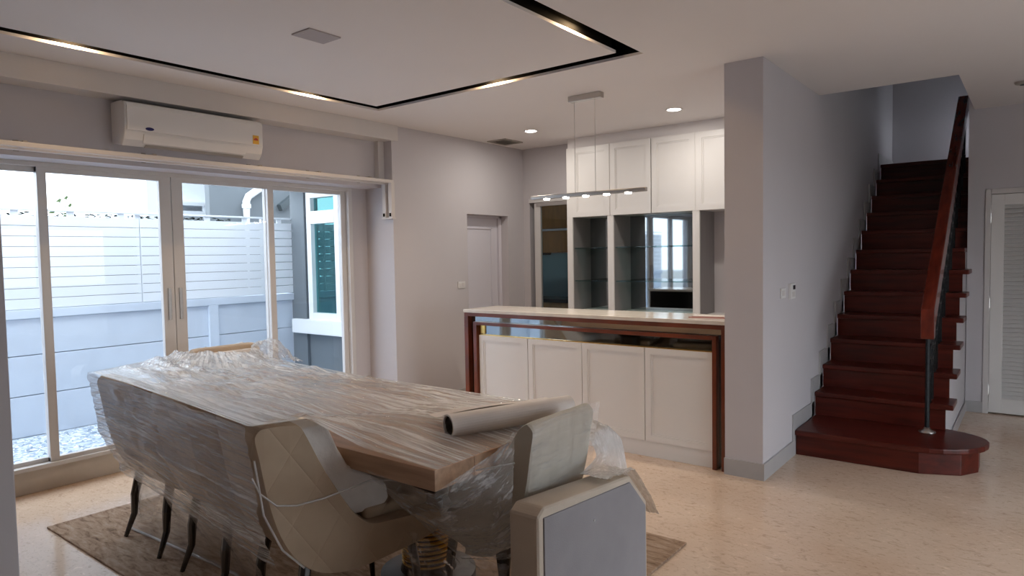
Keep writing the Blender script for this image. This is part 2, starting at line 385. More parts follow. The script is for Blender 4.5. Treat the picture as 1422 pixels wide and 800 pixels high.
win = sroot('window_1', (-5.2, 2.5, 0))
def wbuild(mb, n, mt, **k): return mb.build(n, mt, win, world=True, **k)
wbuild(box(-5.3, -5.165, GY0 - .05, 4.19, 0, .155), 'sill', 'sill', bevel=.006)
wbuild(box(-5.27, -5.15, GY0 - .05, 4.19, .150, .178), 'track', 'alu', bevel=.004)
wbuild(box(-5.27, -5.16, GY0 - .05, 4.19, 2.135, 2.18), 'head_frame', 'alu', bevel=.003)
wbuild(box(-5.26, -5.16, 4.145, 4.19, .17, 2.14), 'jamb', 'alu', bevel=.003)
wbuild(box(-5.26, -5.16, GY0 - .05, GY0, .17, 2.14), 'jamb', 'alu', bevel=.003)
pan = [(.83, 1.68, -5.225), (1.62, 2.485, -5.19), (2.49, 3.355, -5.19), (3.295, 4.145, -5.225)]
for a, b, x in pan:
    lf = wbuild(box(x - .018, x + .018, a, b, .175, .205).box(x - .018, x + .018, a, b, 2.10, 2.14), 'sash_rail', 'alu', bevel=.002)
    s_w = .085 if abs(a - 2.49) < .01 else .055
    e_w = .085 if abs(b - 2.485) < .01 else .055
    wbuild(box(x - .02, x + .02, a, a + s_w, .175, 2.14), 'stile', 'alu', bevel=.003)
    wbuild(box(x - .02, x + .02, b - e_w, b, .175, 2.14), 'stile', 'alu', bevel=.003)
    wbuild(box(x - .003, x + .003, a + s_w - .004, b - e_w + .004, .20, 2.105), 'pane', 'glass')
for yy in (2.445, 2.53):
    wbuild(box(-5.172, -5.160, yy - .012, yy + .012, 1.06, 1.30), 'handle', 'steel', bevel=.003)

# curtain rail with drop ends
cr = thing('curtain_rail', 'long white curtain rail on brackets above sliding glass doors', 'curtain rail', (-4.86, 2.5, 2.2))
cr_b = lambda mb, n, mt, **k: mb.build(n, mt, cr, world=True, **k)
cr_b(box(-4.87, -4.835, -1.0, 4.36, 2.185, 2.215), 'rail', 'trim', bevel=.004)
cr_b(box(-4.805, -4.77, -1.0, 4.37, 2.195, 2.225), 'rail', 'trim', bevel=.004)
for yy in (-.8, -.1, .6, 1.45, 2.2, 3.0, 3.55, 4.1):
    cr_b(box(-4.955, -4.775, yy - .012, yy + .012, 2.222, 2.236).box(-4.955, -4.945, yy - .015, yy + .015, 2.19, 2.26), 'bracket', 'taupe', bevel=.002)
for xx in (-4.862, -4.775):
    d = cr_b(box(xx - .024, xx + .024, 4.322, 4.362, 1.87, 2.20), 'drop_end', 'trim', bevel=.006)
    cr_b(box(xx - .008, xx + .010, 4.316, 4.324, 1.885, 1.915), 'tip_hole_dark', 'black')  # dark of the open tube tip, put in as a black block
cr_b(box(-4.89, -4.745, 4.315, 4.366, 1.862, 1.872), 'foot_plate', 'trim')

# inner door in the left wall
dr = sroot('door_1', (-4.92, 5.77, 0))
db = lambda mb, n, mt, **k: mb.build(n, mt, dr, world=True, **k)
db(box(-4.95, -4.915, DY0 + .002, DY1 - .05, .0, 1.93), 'leaf', 'doorwhite', bevel=.003)
for z0, z1 in ((.12, .78), (.92, 1.82)):
    y0, y1 = DY0 + .10, DY1 - .15
    pm = MB()
    pm.box(-4.915, -4.905, y0, y1, z0, z0 + .02); pm.box(-4.915, -4.905, y0, y1, z1 - .02, z1)
    pm.box(-4.915, -4.905, y0, y0 + .02, z0, z1); pm.box(-4.915, -4.905, y1 - .02, y1, z0, z1)
    db(pm, 'moulding', 'doorwhite', bevel=.003)
db(box(-4.97, -4.89, DY1 - .045, DY1, 0, 1.95).box(-4.97, -4.89, DY0, DY0 + .01, 0, 1.95).box(-4.97, -4.89, DY0, DY1, 1.925, 1.95), 'frame', 'doorwhite', bevel=.004)
k_ = MB().tube([(-4.915, 5.47, .98), (-4.885, 5.47, .98), (-4.878, 5.47, .98), (-4.86, 5.47, .98), (-4.845, 5.47, .98)], [.012, .012, .026, .030, .014], 12)
db(k_, 'knob', 'steel', smooth=True)
sw = thing('light_switch', 'small off white light switch beside the inner door', 'switch', (XL, 5.308, 1.227))
sw.location = (XL, 5.30, 1.2)
box(0, .010, -.055, .055, -.035, .035).build('plate', 'plastic', sw, bevel=.003)
box(.009, .014, -.040, -.004, -.018, .018).build('rocker', 'trim', sw, bevel=.002)
box(.009, .014, .004, .040, -.018, .018).build('rocker', 'trim', sw, bevel=.002)

# ------------------------------------------------------------------ kitchen side wall (y = 6.42) and kitchen behind
KY = 6.42
w = MB()
w.box(XL - .02, -4.70, KY, 6.55, 0, 2.95); w.box(-4.70, -3.95, KY, 6.55, 2.14, 2.95); w.box(-4.0, -1.6, 6.52, 6.62, 0, 2.95)
struct(w.build('wall_kitchen', 'wall'))
w = MB()   # the kitchen room shell and the bay that shows outside
w.box(-7.4, -1.6, 8.3, 8.4, -.1, 2.95); w.box(-7.4, -5.3, 6.0, 8.4, -.1, 0); w.box(-5.3, -1.6, 7.45, 8.4, -.1, 0)
w.box(-7.4, -5.25, 5.13, 8.4, CE + .04, 2.95); w.box(-5.25, -1.65, 6.63, 8.4, CE + .04, 2.95)
struct(w.build('wall_kitchen_back', 'wall'))
kd = sroot('door_2', (-4.3, 6.45, 0))
kb = lambda mb, n, mt, **k: mb.build(n, mt, kd, world=True, **k)
kb(box(-4.70, -3.95, 6.40, 6.47, 2.105, 2.15), 'track', 'alu', bevel=.003)
kb(box(-4.60, -3.95, 6.41, 6.44, 2.06, 2.105), 'head_rail', 'steel', bevel=.003)
kb(box(-4.635, -4.55, 6.42, 6.46, .01, 2.10), 'stile', 'alu', bevel=.004)
kb(box(-4.56, -3.97, 6.435, 6.443, .03, 2.08), 'pane', 'kglass')
kb(box(-4.56, -3.97, 6.425, 6.455, .01, .06), 'foot_rail', 'alu', bevel=.003)

kc = thing('kitchen_wall_cabinet', 'orange veneer kitchen wall cabinet with dark side seen through the glass door', 'cabinet', (-5.2, 8.0, 1.52))
kk = lambda mb, n, mt, **k: mb.build(n, mt, kc, world=True, **k)
kk(box(-5.69, -4.0, 7.97, 8.3, 1.53, 2.5), 'carcass', 'kwood')
kk(box(-5.83, -5.69, 7.95, 8.3, 1.50, 2.5), 'side_panel', 'kdark', bevel=.003)
for i in range(3):
    xa = -5.685 + i * .56
    kk(box(xa, xa + .552, 7.95, 7.97, 1.87, 2.49), 'door', 'kwood', bevel=.003)
    kk(box(xa, xa + .552, 7.95, 7.97, 1.55, 1.835), 'door', 'kwood', bevel=.003)
kk(box(-5.69, -4.0, 7.94, 7.975, 1.838, 1.866), 'rail', 'trim')
kh = thing('range_hood', 'small steel hood beside the orange kitchen cabinet', 'hood', (-6.1, 8.1, 1.5))
kh.parent = None
mbh = MB().prism([(7.8, 1.50), (8.3, 1.50), (8.3, 1.68), (8.1, 1.68), (7.8, 1.56)], 'x', -6.45, -5.84)
mbh.build('canopy', 'steel', kh, world=True, bevel=.004)
box(-6.3, -6.0, 8.05, 8.3, 1.68, 2.70).build('duct', 'steel', kh, world=True)
kp = thing('kitchen_base_cabinet', 'wood fronted kitchen base cabinet with black worktop behind the glass door', 'cabinet', (-5.3, 8.0, 0))
kq = lambda mb, n, mt, **k: mb.build(n, mt, kp, world=True, **k)
kq(box(-7.17, -3.9, 7.78, 8.3, .08, .84), 'carcass', 'kwood')
kq(box(-7.17, -3.9, 7.82, 8.3, 0, .08), 'plinth', 'kdark')
kq(box(-7.178, -3.85, 7.72, 8.3, .84, .885), 'worktop', 'blackgloss', bevel=.004)
for i in range(6):
    xa = -7.165 + i * .543
    dd = kq(box(xa, xa + .536, 7.76, 7.78, .09, .83), 'door', 'kwood', bevel=.003)
struct(box(-7.178, -3.9, 8.285, 8.302, .886, 1.52).build('wall_backsplash', 'kteal'))

# ------------------------------------------------------------------ pillar and stair wall, back right wall, unseen walls
struct(box(-1.645, XS, 4.437, 9.4, 0, 5.2).build('wall_stair', 'wall'))
b_ = MB().prism([(-1.648, 4.425), (XS + .012, 4.425), (XS + .012, 5.15), (XS - .02, 5.15), (XS - .02, 4.45), (-1.648, 4.45)], 'z', 0, .11)
struct(b_.build('baseboard_pillar', 'basegrey'))
RY = 7.40
LX0, LX1, LZ = -0.325, 0.42, 1.97
w = MB(); w.box(-.50, LX0 - .04, RY, RY + .15, 0, 2.95); w.box(LX1 + .04, 2.4, RY, RY + .15, 0, 2.95); w.box(LX0 - .04, LX1 + .04, RY, RY + .15, LZ + .04, 2.95)
w.box(LX0 - .04, LX1 + .04, RY + .10, RY + .15, 0, LZ + .04)
w.box(-.499, -.44, RY + .16, 8.6, 0, 2.94)
struct(w.build('wall_back', 'wall'))
struct(box(-.50, LX0 - .04, RY - .012, RY, 0, .10).build('baseboard_back', 'basegrey', bevel=.003))
w = MB()   # wall on the right with a wide window, out of the picture
w.box(2.3, 2.4, -2.6, 2.4, 0, 2.95); w.box(2.3, 2.4, 4.95, 7.5, 0, 2.95); w.box(2.3, 2.4, 2.4, 4.95, 0, .05); w.box(2.3, 2.4, 2.4, 4.95, 2.05, 2.95)
struct(w.build('wall_right', 'wall'))
w = MB()
w.box(-5.3, 2.4, -2.6, -2.5, 0, 2.95)
struct(w.build('wall_front', 'wall'))
# edge of the wall standing close by on the left
struct(box(-2.62, -2.30, .30, .630, 0, CE).build('wall_near', 'wall', bevel=.004))
# upstairs shell
w = MB(); w.box(-1.65, 1.7, 9.3, 9.4, 0, 5.2); w.box(-1.65, 1.7, 4.9, 9.4, 5.2, 5.3); w.box(-1.65, 1.7, 4.9, 5.0, 3.1, 5.2)
w.box(1.6, 1.7, 4.9, 8.3, 3.1, 5.2); w.box(1.6, 1.7, 8.3, 9.4, 3.1, 3.9); w.box(1.6, 1.7, 8.3, 9.4, 4.2, 5.2); w.box(1.6, 1.7, 8.8, 9.4, 3.9, 4.2)
struct(w.build('wall_upstairs', 'wall'))

# louvred door
ld = sroot('door_3', (0.05, RY + .03, 0))
lb = lambda mb, n, mt, **k: mb.build(n, mt, ld, world=True, **k)
lb(box(LX0 - .045, LX0 - .002, RY - .012, RY + .1, 0, LZ + .045).box(LX1, LX1 + .045, RY - .012, RY + .1, 0, LZ + .045).box(LX0 - .002, LX1, RY - .012, RY + .1, LZ, LZ + .045), 'frame', 'trim', bevel=.003)
lb(box(LX0, LX0 + .095, RY + .005, RY + .04, .012, LZ - .004), 'stile', 'white', bevel=.003)
lb(box(LX1 - .095, LX1, RY + .005, RY + .04, .012, LZ - .004), 'stile', 'white', bevel=.003)
lb(box(LX0 + .095, LX1 - .095, RY + .005, RY + .04, .012, .14), 'rail', 'white', bevel=.003)
lb(box(LX0 + .095, LX1 - .095, RY + .005, RY + .04, LZ - .10, LZ - .004), 'rail', 'white', bevel=.003)
lb(box(LX0 + .09, LX1 - .09, RY + .052, RY + .056, .1, LZ - .05), 'backing', 'trim')
NL = 46; lx = (LX0 + LX1) / 2; hw = (LX1 - LX0) / 2 - .09
sl = MB().prism([(-.020, -.013), (-.017, -.017), (.018, .011), (.015, .016)], 'x', -hw, hw).build('slat', 'white', ld)
for i in range(NL):
    z = .158 + i * (LZ - .115 - .158) / (NL - 1)
    o = sl if i == 0 else copy_part(sl, (0, 0, 0), ld)
    o.location = (lx - .05, RY + .023 - (RY + .03), z)
for z in (.22, 1.0, 1.76):
    lb(MB().tube([(LX0 - .004, RY - .006, z - .045), (LX0 - .004, RY - .006, z + .045)], .006, 8), 'hinge', 'steel')

# ------------------------------------------------------------------ stairs
RISE, RUN, SN = .187, .252, 13
sx0, sx1 = XS + .012, -.452
st = thing('staircase', 'dark red mahogany staircase climbing beside the white wall', 'staircase', ((sx0 + sx1) / 2, 5.6, 0))
sb = lambda mb, n, mt, **k: mb.build(n, mt, st, world=True, **k)
def bull(off, yb):
    pts = [(sx0, 5.155 - off), (-.62, 5.155 - off)]
    cx, cy, rx, ry = -.62, 5.50, .36 + off, .345 + off
    for k in range(1, 15):
        a = -math.pi / 2 + k * math.pi / 14 * .93
        pts.append((cx + rx * math.cos(a), cy + ry * math.sin(a) * (1 if a < 0 else .75)))
    pts += [(-.62, yb), (sx0, yb)]
    return pts
def riser1():
    pts = [(sx0, 5.155), (-.60, 5.155), (-.37, 5.255), (-.285, 5.40), (-.285, 5.56), (-.42, 5.70), (sx0, 5.70)]
    return pts
sb(MB().prism(riser1(), 'z', 0, .150), 'riser', 'mahog', bevel=.006)
sb(MB().prism(bull(.03, 5.72), 'z', .148, .187), 'tread', 'mahog', bevel=.010)
for i in range(2, SN + 1):
    y = 5.685 + RUN * (i - 2); z = RISE * i
    sb(box(sx0, -.502, y + .03, y + .05, z - RISE - .002, z - .036), 'riser', 'mahog')
    yb = y + RUN + .05 if i < SN else 9.3
    xr = sx1 if y < RY - .25 else -.502
    sb(box(sx0, xr, y, yb, z - .038, z), 'tread', 'mahog', bevel=.008)
# wall below the flight
poly = [(5.715, 0), (9.3, 0), (9.3, 2.38), (8.72, 2.38)]
for i in range(12, 1, -1):
    y = 5.685 + RUN * (i - 2)
    poly += [(y + RUN + .04, RISE * i - .04), (y + .04, RISE * i - .04)]
poly += [(5.72, RISE)]
struct(MB().prism(poly, 'x', -.56, -.505).build('wall_under_stairs', 'wall'))
struct(box(-.50, -.492, 5.72, RY, 0, .09).build('baseboard_stairs', 'basegrey'))
# stepped skirting tiles on the stair wall
sk = sroot('baseboard_steps', (XS, 5.3, 0))
kbd = lambda mb: mb.build('skirting_tile', 'basegrey', sk, world=True, bevel=.002)
kbd(MB().prism([(5.10, 0), (5.19, 0), (5.19, .187), (5.68, .187), (5.68, .30), (5.10, .30)], 'x', XS, XS + .011))
for i in range(2, SN + 1):
    y = 5.685 + RUN * (i - 2); z = RISE * i
    ye = y + RUN if i < SN else 9.3
    kbd(MB().prism([(y - .075, z - RISE), (y, z - RISE), (y, z), (ye, z), (ye, z + .115 - RISE + RISE), (y - .075, z + .115)], 'x', XS, XS + .011))

# railing
rl = thing('stair_railing', 'wrought iron stair railing with broad mahogany handrail', 'railing', (-.6, 5.6, .187))
rb = lambda mb, n, mt, **k: mb.build(n, mt, rl, world=True, **k)
rx = -.60
def rz(y): return .99 + (y - 5.52) * RISE / RUN      # underside front
hp = [(5.52, .86), (5.52, 1.07), (8.12, 1.07 + 2.60 * RISE / RUN), (8.22, 3.02), (8.22, 2.86), (8.12, .90 + 2.60 * RISE / RUN), (5.60, .94), (5.60, .86)]
rb(MB().prism(hp, 'x', rx - .042, rx + .042), 'handrail', 'mahograil', bevel=.008)
rb(MB().tube([(rx, 5.58, .19), (rx, 5.58, .88)], .016, 8), 'newel', 'iron')
rb(MB().lathe([(.055, .187), (.055, .195), (.03, .205), (.018, .225)], rx, 5.58, 16), 'newel_foot', 'steel', smooth=True)
rb(MB().tube([(rx, 5.60, .52), (rx, 8.2, .52 + 2.6 * RISE / RUN)], .010, 6), 'lower_rail', 'iron')
rb(MB().tube([(rx, 5.60, .90), (rx, 8.2, .90 + 2.6 * RISE / RUN)], .010, 6), 'upper_rail', 'iron')
bal = None
for i in range(2, SN):
    y0 = 5.685 + RUN * (i - 2)
    for k in range(2):
        y = y0 + .06 + k * RUN / 2; zt = .90 + (y - 5.60) * RISE / RUN
        rb(MB().tube([(rx, y, RISE * i - .01), (rx, y, zt)], .008, 6), 'baluster', 'iron')
def ring(y, z, r, n=14):
    return MB().tube([(rx, y + r * math.cos(2 * math.pi * k / n), z + r * math.sin(2 * math.pi * k / n)) for k in range(n + 1)], .010, 5, cap=False)
r0 = ring(0, 0, .056); ro = r0.build('scroll_ring', 'iron', rl); 
ro.location = (-rl.location.x, 0, 0)
ro.location = (0.6, 5.67 - 5.6, .70 - .187 + .03)
cnt = 0
for i in range(0, 20):
    for k in range(3):
        y = 5.67 + i * .126; z = .60 + k * .115 + (y - 5.60) * RISE / RUN
        if i == 0 and k == 0:
            ro.location = (0.6, y - 5.6, z - .187); continue
        copy_part(ro, (0.6, y - 5.6, z - .187), rl)
ps = rb(box(rx - .02, rx + .02, 8.16, 8.22, 2.43, 2.90), 'top_post', 'iron')

# ------------------------------------------------------------------ wall cabinets behind the bar
CY, CB = 6.15, 6.52
def shaker(x0, x1, z0, z1, y, fw=.055):
    mb = box(x0, x1, y + .012, y + .02, z0, z1)
    mb.box(x0, x1, y, y + .014, z0, z0 + fw).box(x0, x1, y, y + .014, z1 - fw, z1).box(x0, x0 + fw, y, y + .014, z0 + fw, z1 - fw).box(x1 - fw, x1, y, y + .014, z0 + fw, z1 - fw)
    a, b, c_, d = x0 + fw, x1 - fw, z0 + fw, z1 - fw; q = .012
    mb.box(a, b, y + .006, y + .0125, c_, c_ + q).box(a, b, y + .006, y + .0125, d - q, d).box(a, a + q, y + .006, y + .0125, c_ + q, d - q).box(b - q, b, y + .006, y + .0125, c_ + q, d - q)
    return mb
UZ0, UZ1 = 1.895, 2.625
units = [(-4.005, -3.475, [(-3.935, -3.478)], 'tall white cabinet with dark mirrored niche beside the kitchen door', True),
         (-3.475, -2.555, [(-3.472, -3.016), (-3.010, -2.558)], 'wide white cabinet with two upper doors and mirrored niche with glass shelves', True),
         (-2.555, -1.645, [(-2.552, -2.08), (-2.074, -1.65)], 'white cabinet with open grey niche beside the pillar', False)]
for n_, (x0, x1, doors, lab, mir) in enumerate(units):
    t = thing('niche_cabinet', lab, 'cabinet', ((x0 + x1) / 2, (CY + CB) / 2, 0))
    q = lambda mb, n, mt, **k: mb.build(n, mt, t, world=True, **k)
    q(box(x0, x0 + (.07 if n_ == 0 else .035), CY, CB, 0, 2.63), 'side_panel', 'white', bevel=.002)
    q(box(x1 - .035, x1, CY, CB, 0, 2.63), 'side_panel', 'white', bevel=.002)
    xa = x0 + (.07 if n_ == 0 else .035); xb = x1 - .035
    q(box(xa, xa + .004, CY + .012, CB - .012, .9, UZ0), 'lining', 'greyside'); q(box(xb - .004, xb, CY + .012, CB - .012, .9, UZ0), 'lining', 'greyside')
    q(box(xa, xb, CY + .022, CB, UZ0, 2.63), 'upper_carcass', 'white')
    q(box(xa, xb, CY + .022, CB, 0.06, .90), 'lower_carcass', 'white')
    q(shaker(xa + .003, xb - .003, .08, .88, CY), 'door', 'white', bevel=0)
    for d in doors:
        q(shaker(d[0] + .003, d[1] - .003, UZ0, UZ1, CY - .006), 'door', 'white')
    if mir:
        q(box(xa, xb, CB - .012, CB - .004, .90, UZ0), 'mirror_back', 'mirror')
        for z in (1.215, 1.565):
            q(box(xa + .006, xb - .006, CY + .03, CB - .014, z - .005, z + .005), 'shelf', 'shelfglass')
    else:
        q(box(xa, xb, CB - .012, CB - .004, .90, UZ0), 'back_panel', 'wall')
struct(box(-4.005, -1.645, CY + .03, 6.52, 2.63, CE + .01).build('trim_3', 'ceil'))

# ------------------------------------------------------------------ bar counter
BY = 4.49
bar = thing('bar_counter', 'long bar counter with white panels framed in mahogany and smoked mirror', 'bar counter', (-2.82, 4.7, 0))
bb = lambda mb, n, mt, **k: mb.build(n, mt, bar, world=True, **k)
bx0, bx1 = -4.005, -1.648
bb(box(bx0, bx1 - .0, 4.53, 4.90, .02, 1.0), 'body', 'blackgloss')
bb(box(bx0 + .02, bx1 - .02, 4.512, 4.532, 0, .98), 'mirror_panel', 'bmirror')
fr = box(bx0, bx0 + .045, 4.462, 4.53, 0, 1.004).box(bx1 - .032, bx1, 4.462, 4.53, 0, 1.004).box(bx0 + .045, bx1 - .032, 4.462, 4.53, .972, 1.004)
bb(fr, 'outer_frame', 'barwood', bevel=.003)
ix0, ix1 = -3.905, -1.715
fr = box(ix0, ix0 + .038, 4.464, 4.515, 0, .925).box(ix1 - .030, ix1, 4.464, 4.515, 0, .925).box(ix0 + .038, ix1 - .030, 4.464, 4.515, .897, .925)
bb(fr, 'inner_frame', 'barwood', bevel=.003)
ex = [-3.862, -3.33, -2.804, -2.264, -1.748]
for a, b in zip(ex[:-1], ex[1:]):
    bb(shaker(a + .003, b - .003, .118, .808, 4.490, .045), 'door', 'white')
bb(box(-3.862, -1.748, 4.498, 4.513, 0, .116), 'plinth', 'white', bevel=.002)
bb(box(-3.862, -1.748, 4.496, 4.513, .808, .816), 'brass_strip', 'gold')
bb(box(-3.864, -3.80, 4.50, 4.514, .820, .896), 'brass_end', 'gold', bevel=.004)
wt = MB().prism([(bx0 - .005, 4.455), (bx1, 4.455), (bx1, 4.93), (bx0 - .005, 4.93)], 'z', 1.004, 1.032).build('bar_worktop', 'stone', bevel=.004)
tag(wt, 'polished cream stone worktop lying along the bar counter', 'worktop')
fo = thing('folder', 'thin pink folder lying on the bar worktop by the pillar', 'folder', (-1.83, 4.70, 1.032))
MB().prism([(-.14, -.10), (.12, -.06), (.13, .06), (-.10, .04)], 'z', 0, .006).build('cover', 'pink', fo)
MB().prism([(-.12, -.08), (.10, -.05), (.11, .05), (-.09, .03)], 'z', .006, .012).build('paper', 'paper', fo)

# pendant bar lamp
pl = thing('pendant_lamp', 'slim steel linear pendant lamp hanging over the bar', 'pendant lamp', (-2.79, 4.55, 1.95))
pb = lambda mb, n, mt, **k: mb.build(n, mt, pl, world=True, **k)
pb(box(-2.925, -2.635, 4.525, 4.585, 2.69, CE), 'canopy', 'steel', bevel=.004)
pb(box(-3.31, -2.27, 4.535, 4.575, 1.955, 1.985), 'lamp_bar', 'steel', bevel=.006)
for x in (-2.885, -2.70):
    pb(MB().tube([(x, 4.555, 1.98), (x, 4.555, 2.70)], .0022, 6), 'wire', 'steel')
for i in range(5):
    x = -3.16 + i * .185
    pb(MB().lathe([(.024, 1.946), (.026, 1.950), (.026, 1.957)], x, 4.555, 16), 'led_lens', 'led')
L = bpy.data.lights.new('pendant_light', 'AREA'); L.energy = 8; L.color = (1, .9, .76); L.shape = 'RECTANGLE'; L.size = 1.0; L.size_y = .03
lo = bpy.data.objects.new('pendant_light', L); COL.objects.link(lo); lo.parent = pl; lo.location = (0, 0, -.012)

# downlights
def downlight(x, y, label, e):
    t = thing('downlight', label, 'downlight', (x, y, CE))
    MB().lathe([(.055, -.001), (.072, -.006), (.075, .002), (.055, .004)], 0, 0, 28).build('rim', 'trim', t, smooth=False)
    MB().lathe([(.054, -.004), (.054, .003)], 0, 0, 28).build('lens', 'led', t)
    Ld = bpy.data.lights.new('downlight_lamp', 'AREA'); Ld.shape = 'DISK'; Ld.size = .1; Ld.energy = e; Ld.color = (1, .93, .84)
    o = bpy.data.objects.new('downlight_lamp', Ld); COL.objects.link(o); o.parent = t; o.location = (0, 0, -.012)
downlight(-4.006, 5.513, 'round recessed downlight near the ceiling vent', 7)
downlight(-2.497, 5.544, 'round recessed downlight before the white cabinet doors nearest the pillar', 7)
sd = thing('smoke_detector', 'small dark disc on the ceiling before the louvred door', 'detector', (-.10, 6.43, CE))
MB().lathe([(.03, -.022), (.05, -.016), (.055, -.001)], 0, 0, 20).build('body', 'taupe', sd, smooth=False)
MB().lathe([(.02, -.026), (.022, -.020)], 0, 0, 16).build('grille', 'extdark', sd)

# lamps in the ceiling slot
slots = [(SX0 + .045, 1.579, 0, 'over the rug corner by the window'), (SX0 + .045, 3.195, 0, 'above the air conditioner end'),
         (-3.116, SY1 - .045, 1, 'in the slot edge facing the bar'), (SX1 - GAP + .045, 3.25, 0, 'in the slot edge nearest the pillar')]
for x, y, ori, where in slots:
    t = thing('slot_lamp', 'warm lamp in the black ceiling slot ' + where, 'lamp', (x, y, CE + .06))
    (box(-.012, .012, -.08, .08, 0, .02) if not ori else box(-.08, .08, -.012, .012, 0, .02)).build('tube', 'ledwarm', t)
    (box(-.016, .016, -.09, .09, .02, .135) if not ori else box(-.09, .09, -.016, .016, .02, .135)).build('holder', 'steel', t)
    Ls = bpy.data.lights.new('slot_light', 'AREA'); Ls.shape = 'RECTANGLE'; Ls.size = .03 if not ori else .12; Ls.size_y = .12 if not ori else .03
    Ls.energy = 4.5; Ls.color = (1, .68, .38)
    o = bpy.data.objects.new('slot_light', Ls); COL.objects.link(o); o.parent = t; o.location = (0, 0, -.003)

cp = thing('ceiling_plate', 'blank rectangular cover plate in the lowered ceiling panel', 'cover plate', (-3.17, 2.36, CE), .0)
box(-.08, .08, -.105, .105, -.008, 0).build('plate', 'plate', cp, bevel=.002)
for s in (-1, 1): MB().lathe([(.004, -.0095), (.004, -.006)], 0, s * .085, 8).build('screw', 'steel', cp)
vt = thing('ceiling_vent', 'square taupe ventilation grille in the ceiling by the inner door', 'vent', (-4.575, 5.82, CE))
vf = MB()
vf.box(-.125, .125, -.155, -.135, -.012, 0).box(-.125, .125, .135, .155, -.012, 0).box(-.125, -.105, -.135, .135, -.012, 0).box(.105, .125, -.135, .135, -.012, 0)
vf.build('frame', 'taupe', vt)
box(-.105, .105, -.135, .135, -.002, 0).build('backing', 'taupe', vt)
for i in range(7):
    y = -.12 + i * .04
    MB().prism([(y - .014, -.010), (y + .010, -.003), (y + .014, -.004), (y - .010, -.011)], 'x', -.105, .105).build('slat', 'taupe', vt)

# ------------------------------------------------------------------ air conditioner
ac = thing('air_conditioner', 'white wall mounted split air conditioner over the glass doors', 'air conditioner', (-4.95, 2.52, 2.31))
ab = lambda mb, n, mt, **k: mb.build(n, mt, ac, world=True, **k)
y0, y1 = 2.00, 3.005
prof = [(-4.95, 2.305), (-4.80, 2.275), (-4.765, 2.315), (-4.745, 2.37), (-4.742, 2.53), (-4.755, 2.558), (-4.80, 2.572), (-4.95, 2.575)]
ab(MB().prism(prof, 'y', y0, y1), 'body', 'plastic', bevel=.008)
ab(MB().prism([(-4.742, 2.372), (-4.737, 2.374), (-4.735, 2.53), (-4.742, 2.552)], 'y', y0 + .012, y1 - .012), 'front_panel', 'plastic', bevel=.002)
ab(MB().prism([(-4.772, 2.292), (-4.762, 2.300), (-4.742, 2.355), (-4.752, 2.357)], 'y', y0 + .12, y1 - .14), 'louver', 'plastic', bevel=.002)
ab(MB().prism([(-4.80, 2.2735), (-4.785, 2.276), (-4.772, 2.290), (-4.776, 2.288)], 'y', y0 + .14, y1 - .15), 'outlet_slot', 'taupe')
bd = MB()
bd.prism([(2.155 + .028 * math.cos(a), 2.392 + .011 * math.sin(a)) for a in [2 * math.pi * k / 20 for k in range(20)]], 'x', -4.738, -4.7335)
ab(bd, 'badge', 'blue')
ab(box(-4.7375, -4.734, 2.915, 2.965, 2.385, 2.45), 'sticker', 'stky')
bd = MB()
bd.prism([(2.940 + .018 * math.cos(a), 2.412 + .018 * math.sin(a)) for a in [math.pi * k / 12 for k in range(13)]], 'x', -4.7345, -4.7325)
ab(bd, 'sticker_gauge', 'stkr')

# wall plates on the stair wall
s1 = thing('blank_wall_plate', 'flat white blank wall plate on the stair wall', 'wall plate', (XS, 4.86, 1.205))
box(0, .008, -.055, .055, -.035, .035).build('plate', 'plastic', s1, bevel=.003)
box(.007, .011, -.03, .03, -.018, .018).build('insert', 'trim', s1, bevel=.002)
s2 = thing('thermostat', 'white thermostat with small dark screen on the stair wall', 'thermostat', (XS, 5.05, 1.21))
box(0, .022, -.055, .055, -.055, .055).build('case', 'plastic', s2, bevel=.005)
box(.021, .024, -.01, .042, .012, .042).build('screen', 'screen', s2)
box(.021, .0245, -.035, .035, -.04, -.005).build('button', 'trim', s2, bevel=.002)

# ------------------------------------------------------------------ outside
GZ = -.09
M['paving'] = mat('pale_paving', (0.36, 0.36, 0.35), 0.9, var=0.08, scale=2)
g_ = MB()
g_.box(-45, -7.3, -45, 45, GZ - .2, GZ); g_.box(-7.3, -5.3, -45, -3.0, GZ - .2, GZ); g_.box(-5.3, 2.4, -45, -2.6, GZ - .2, GZ); g_.box(2.4, 45, -45, 45, GZ - .2, GZ); g_.box(-7.3, 2.4, 9.4, 45, GZ - .2, GZ)
struct(g_.build('ground_added', 'paving'))  # unseen ground, added to block sky light from below the horizon
gr = struct(box(-7.3, -5.3, -3.0, 5.02, GZ - .2, GZ).build('ground_gravel', 'gravel'))
# loose pebbles
pm = MB(); rnd = random.Random(3)
for i in range(2600):
    x = rnd.uniform(-7.25, -5.4); y = rnd.uniform(.5, 4.9); r = rnd.uniform(.012, .026)
    vv = [pm.bm.verts.new((x + r * a * rnd.uniform(.7, 1.2), y + r * b * rnd.uniform(.7, 1.2), GZ + r * .5 * c2)) for a, b, c2 in ((1, 0, 0), (0, 1, 0), (-1, 0, 0), (0, -1, 0), (0, 0, 1.2))]
    for k in range(4): pm.bm.faces.new((vv[k], vv[(k + 1) % 4], vv[4]))
pe = pm.build('pebbles', 'gravel'); pe['kind'] = 'stuff'; tag(pe, 'loose blue grey pebbles along the boundary wall', 'gravel')

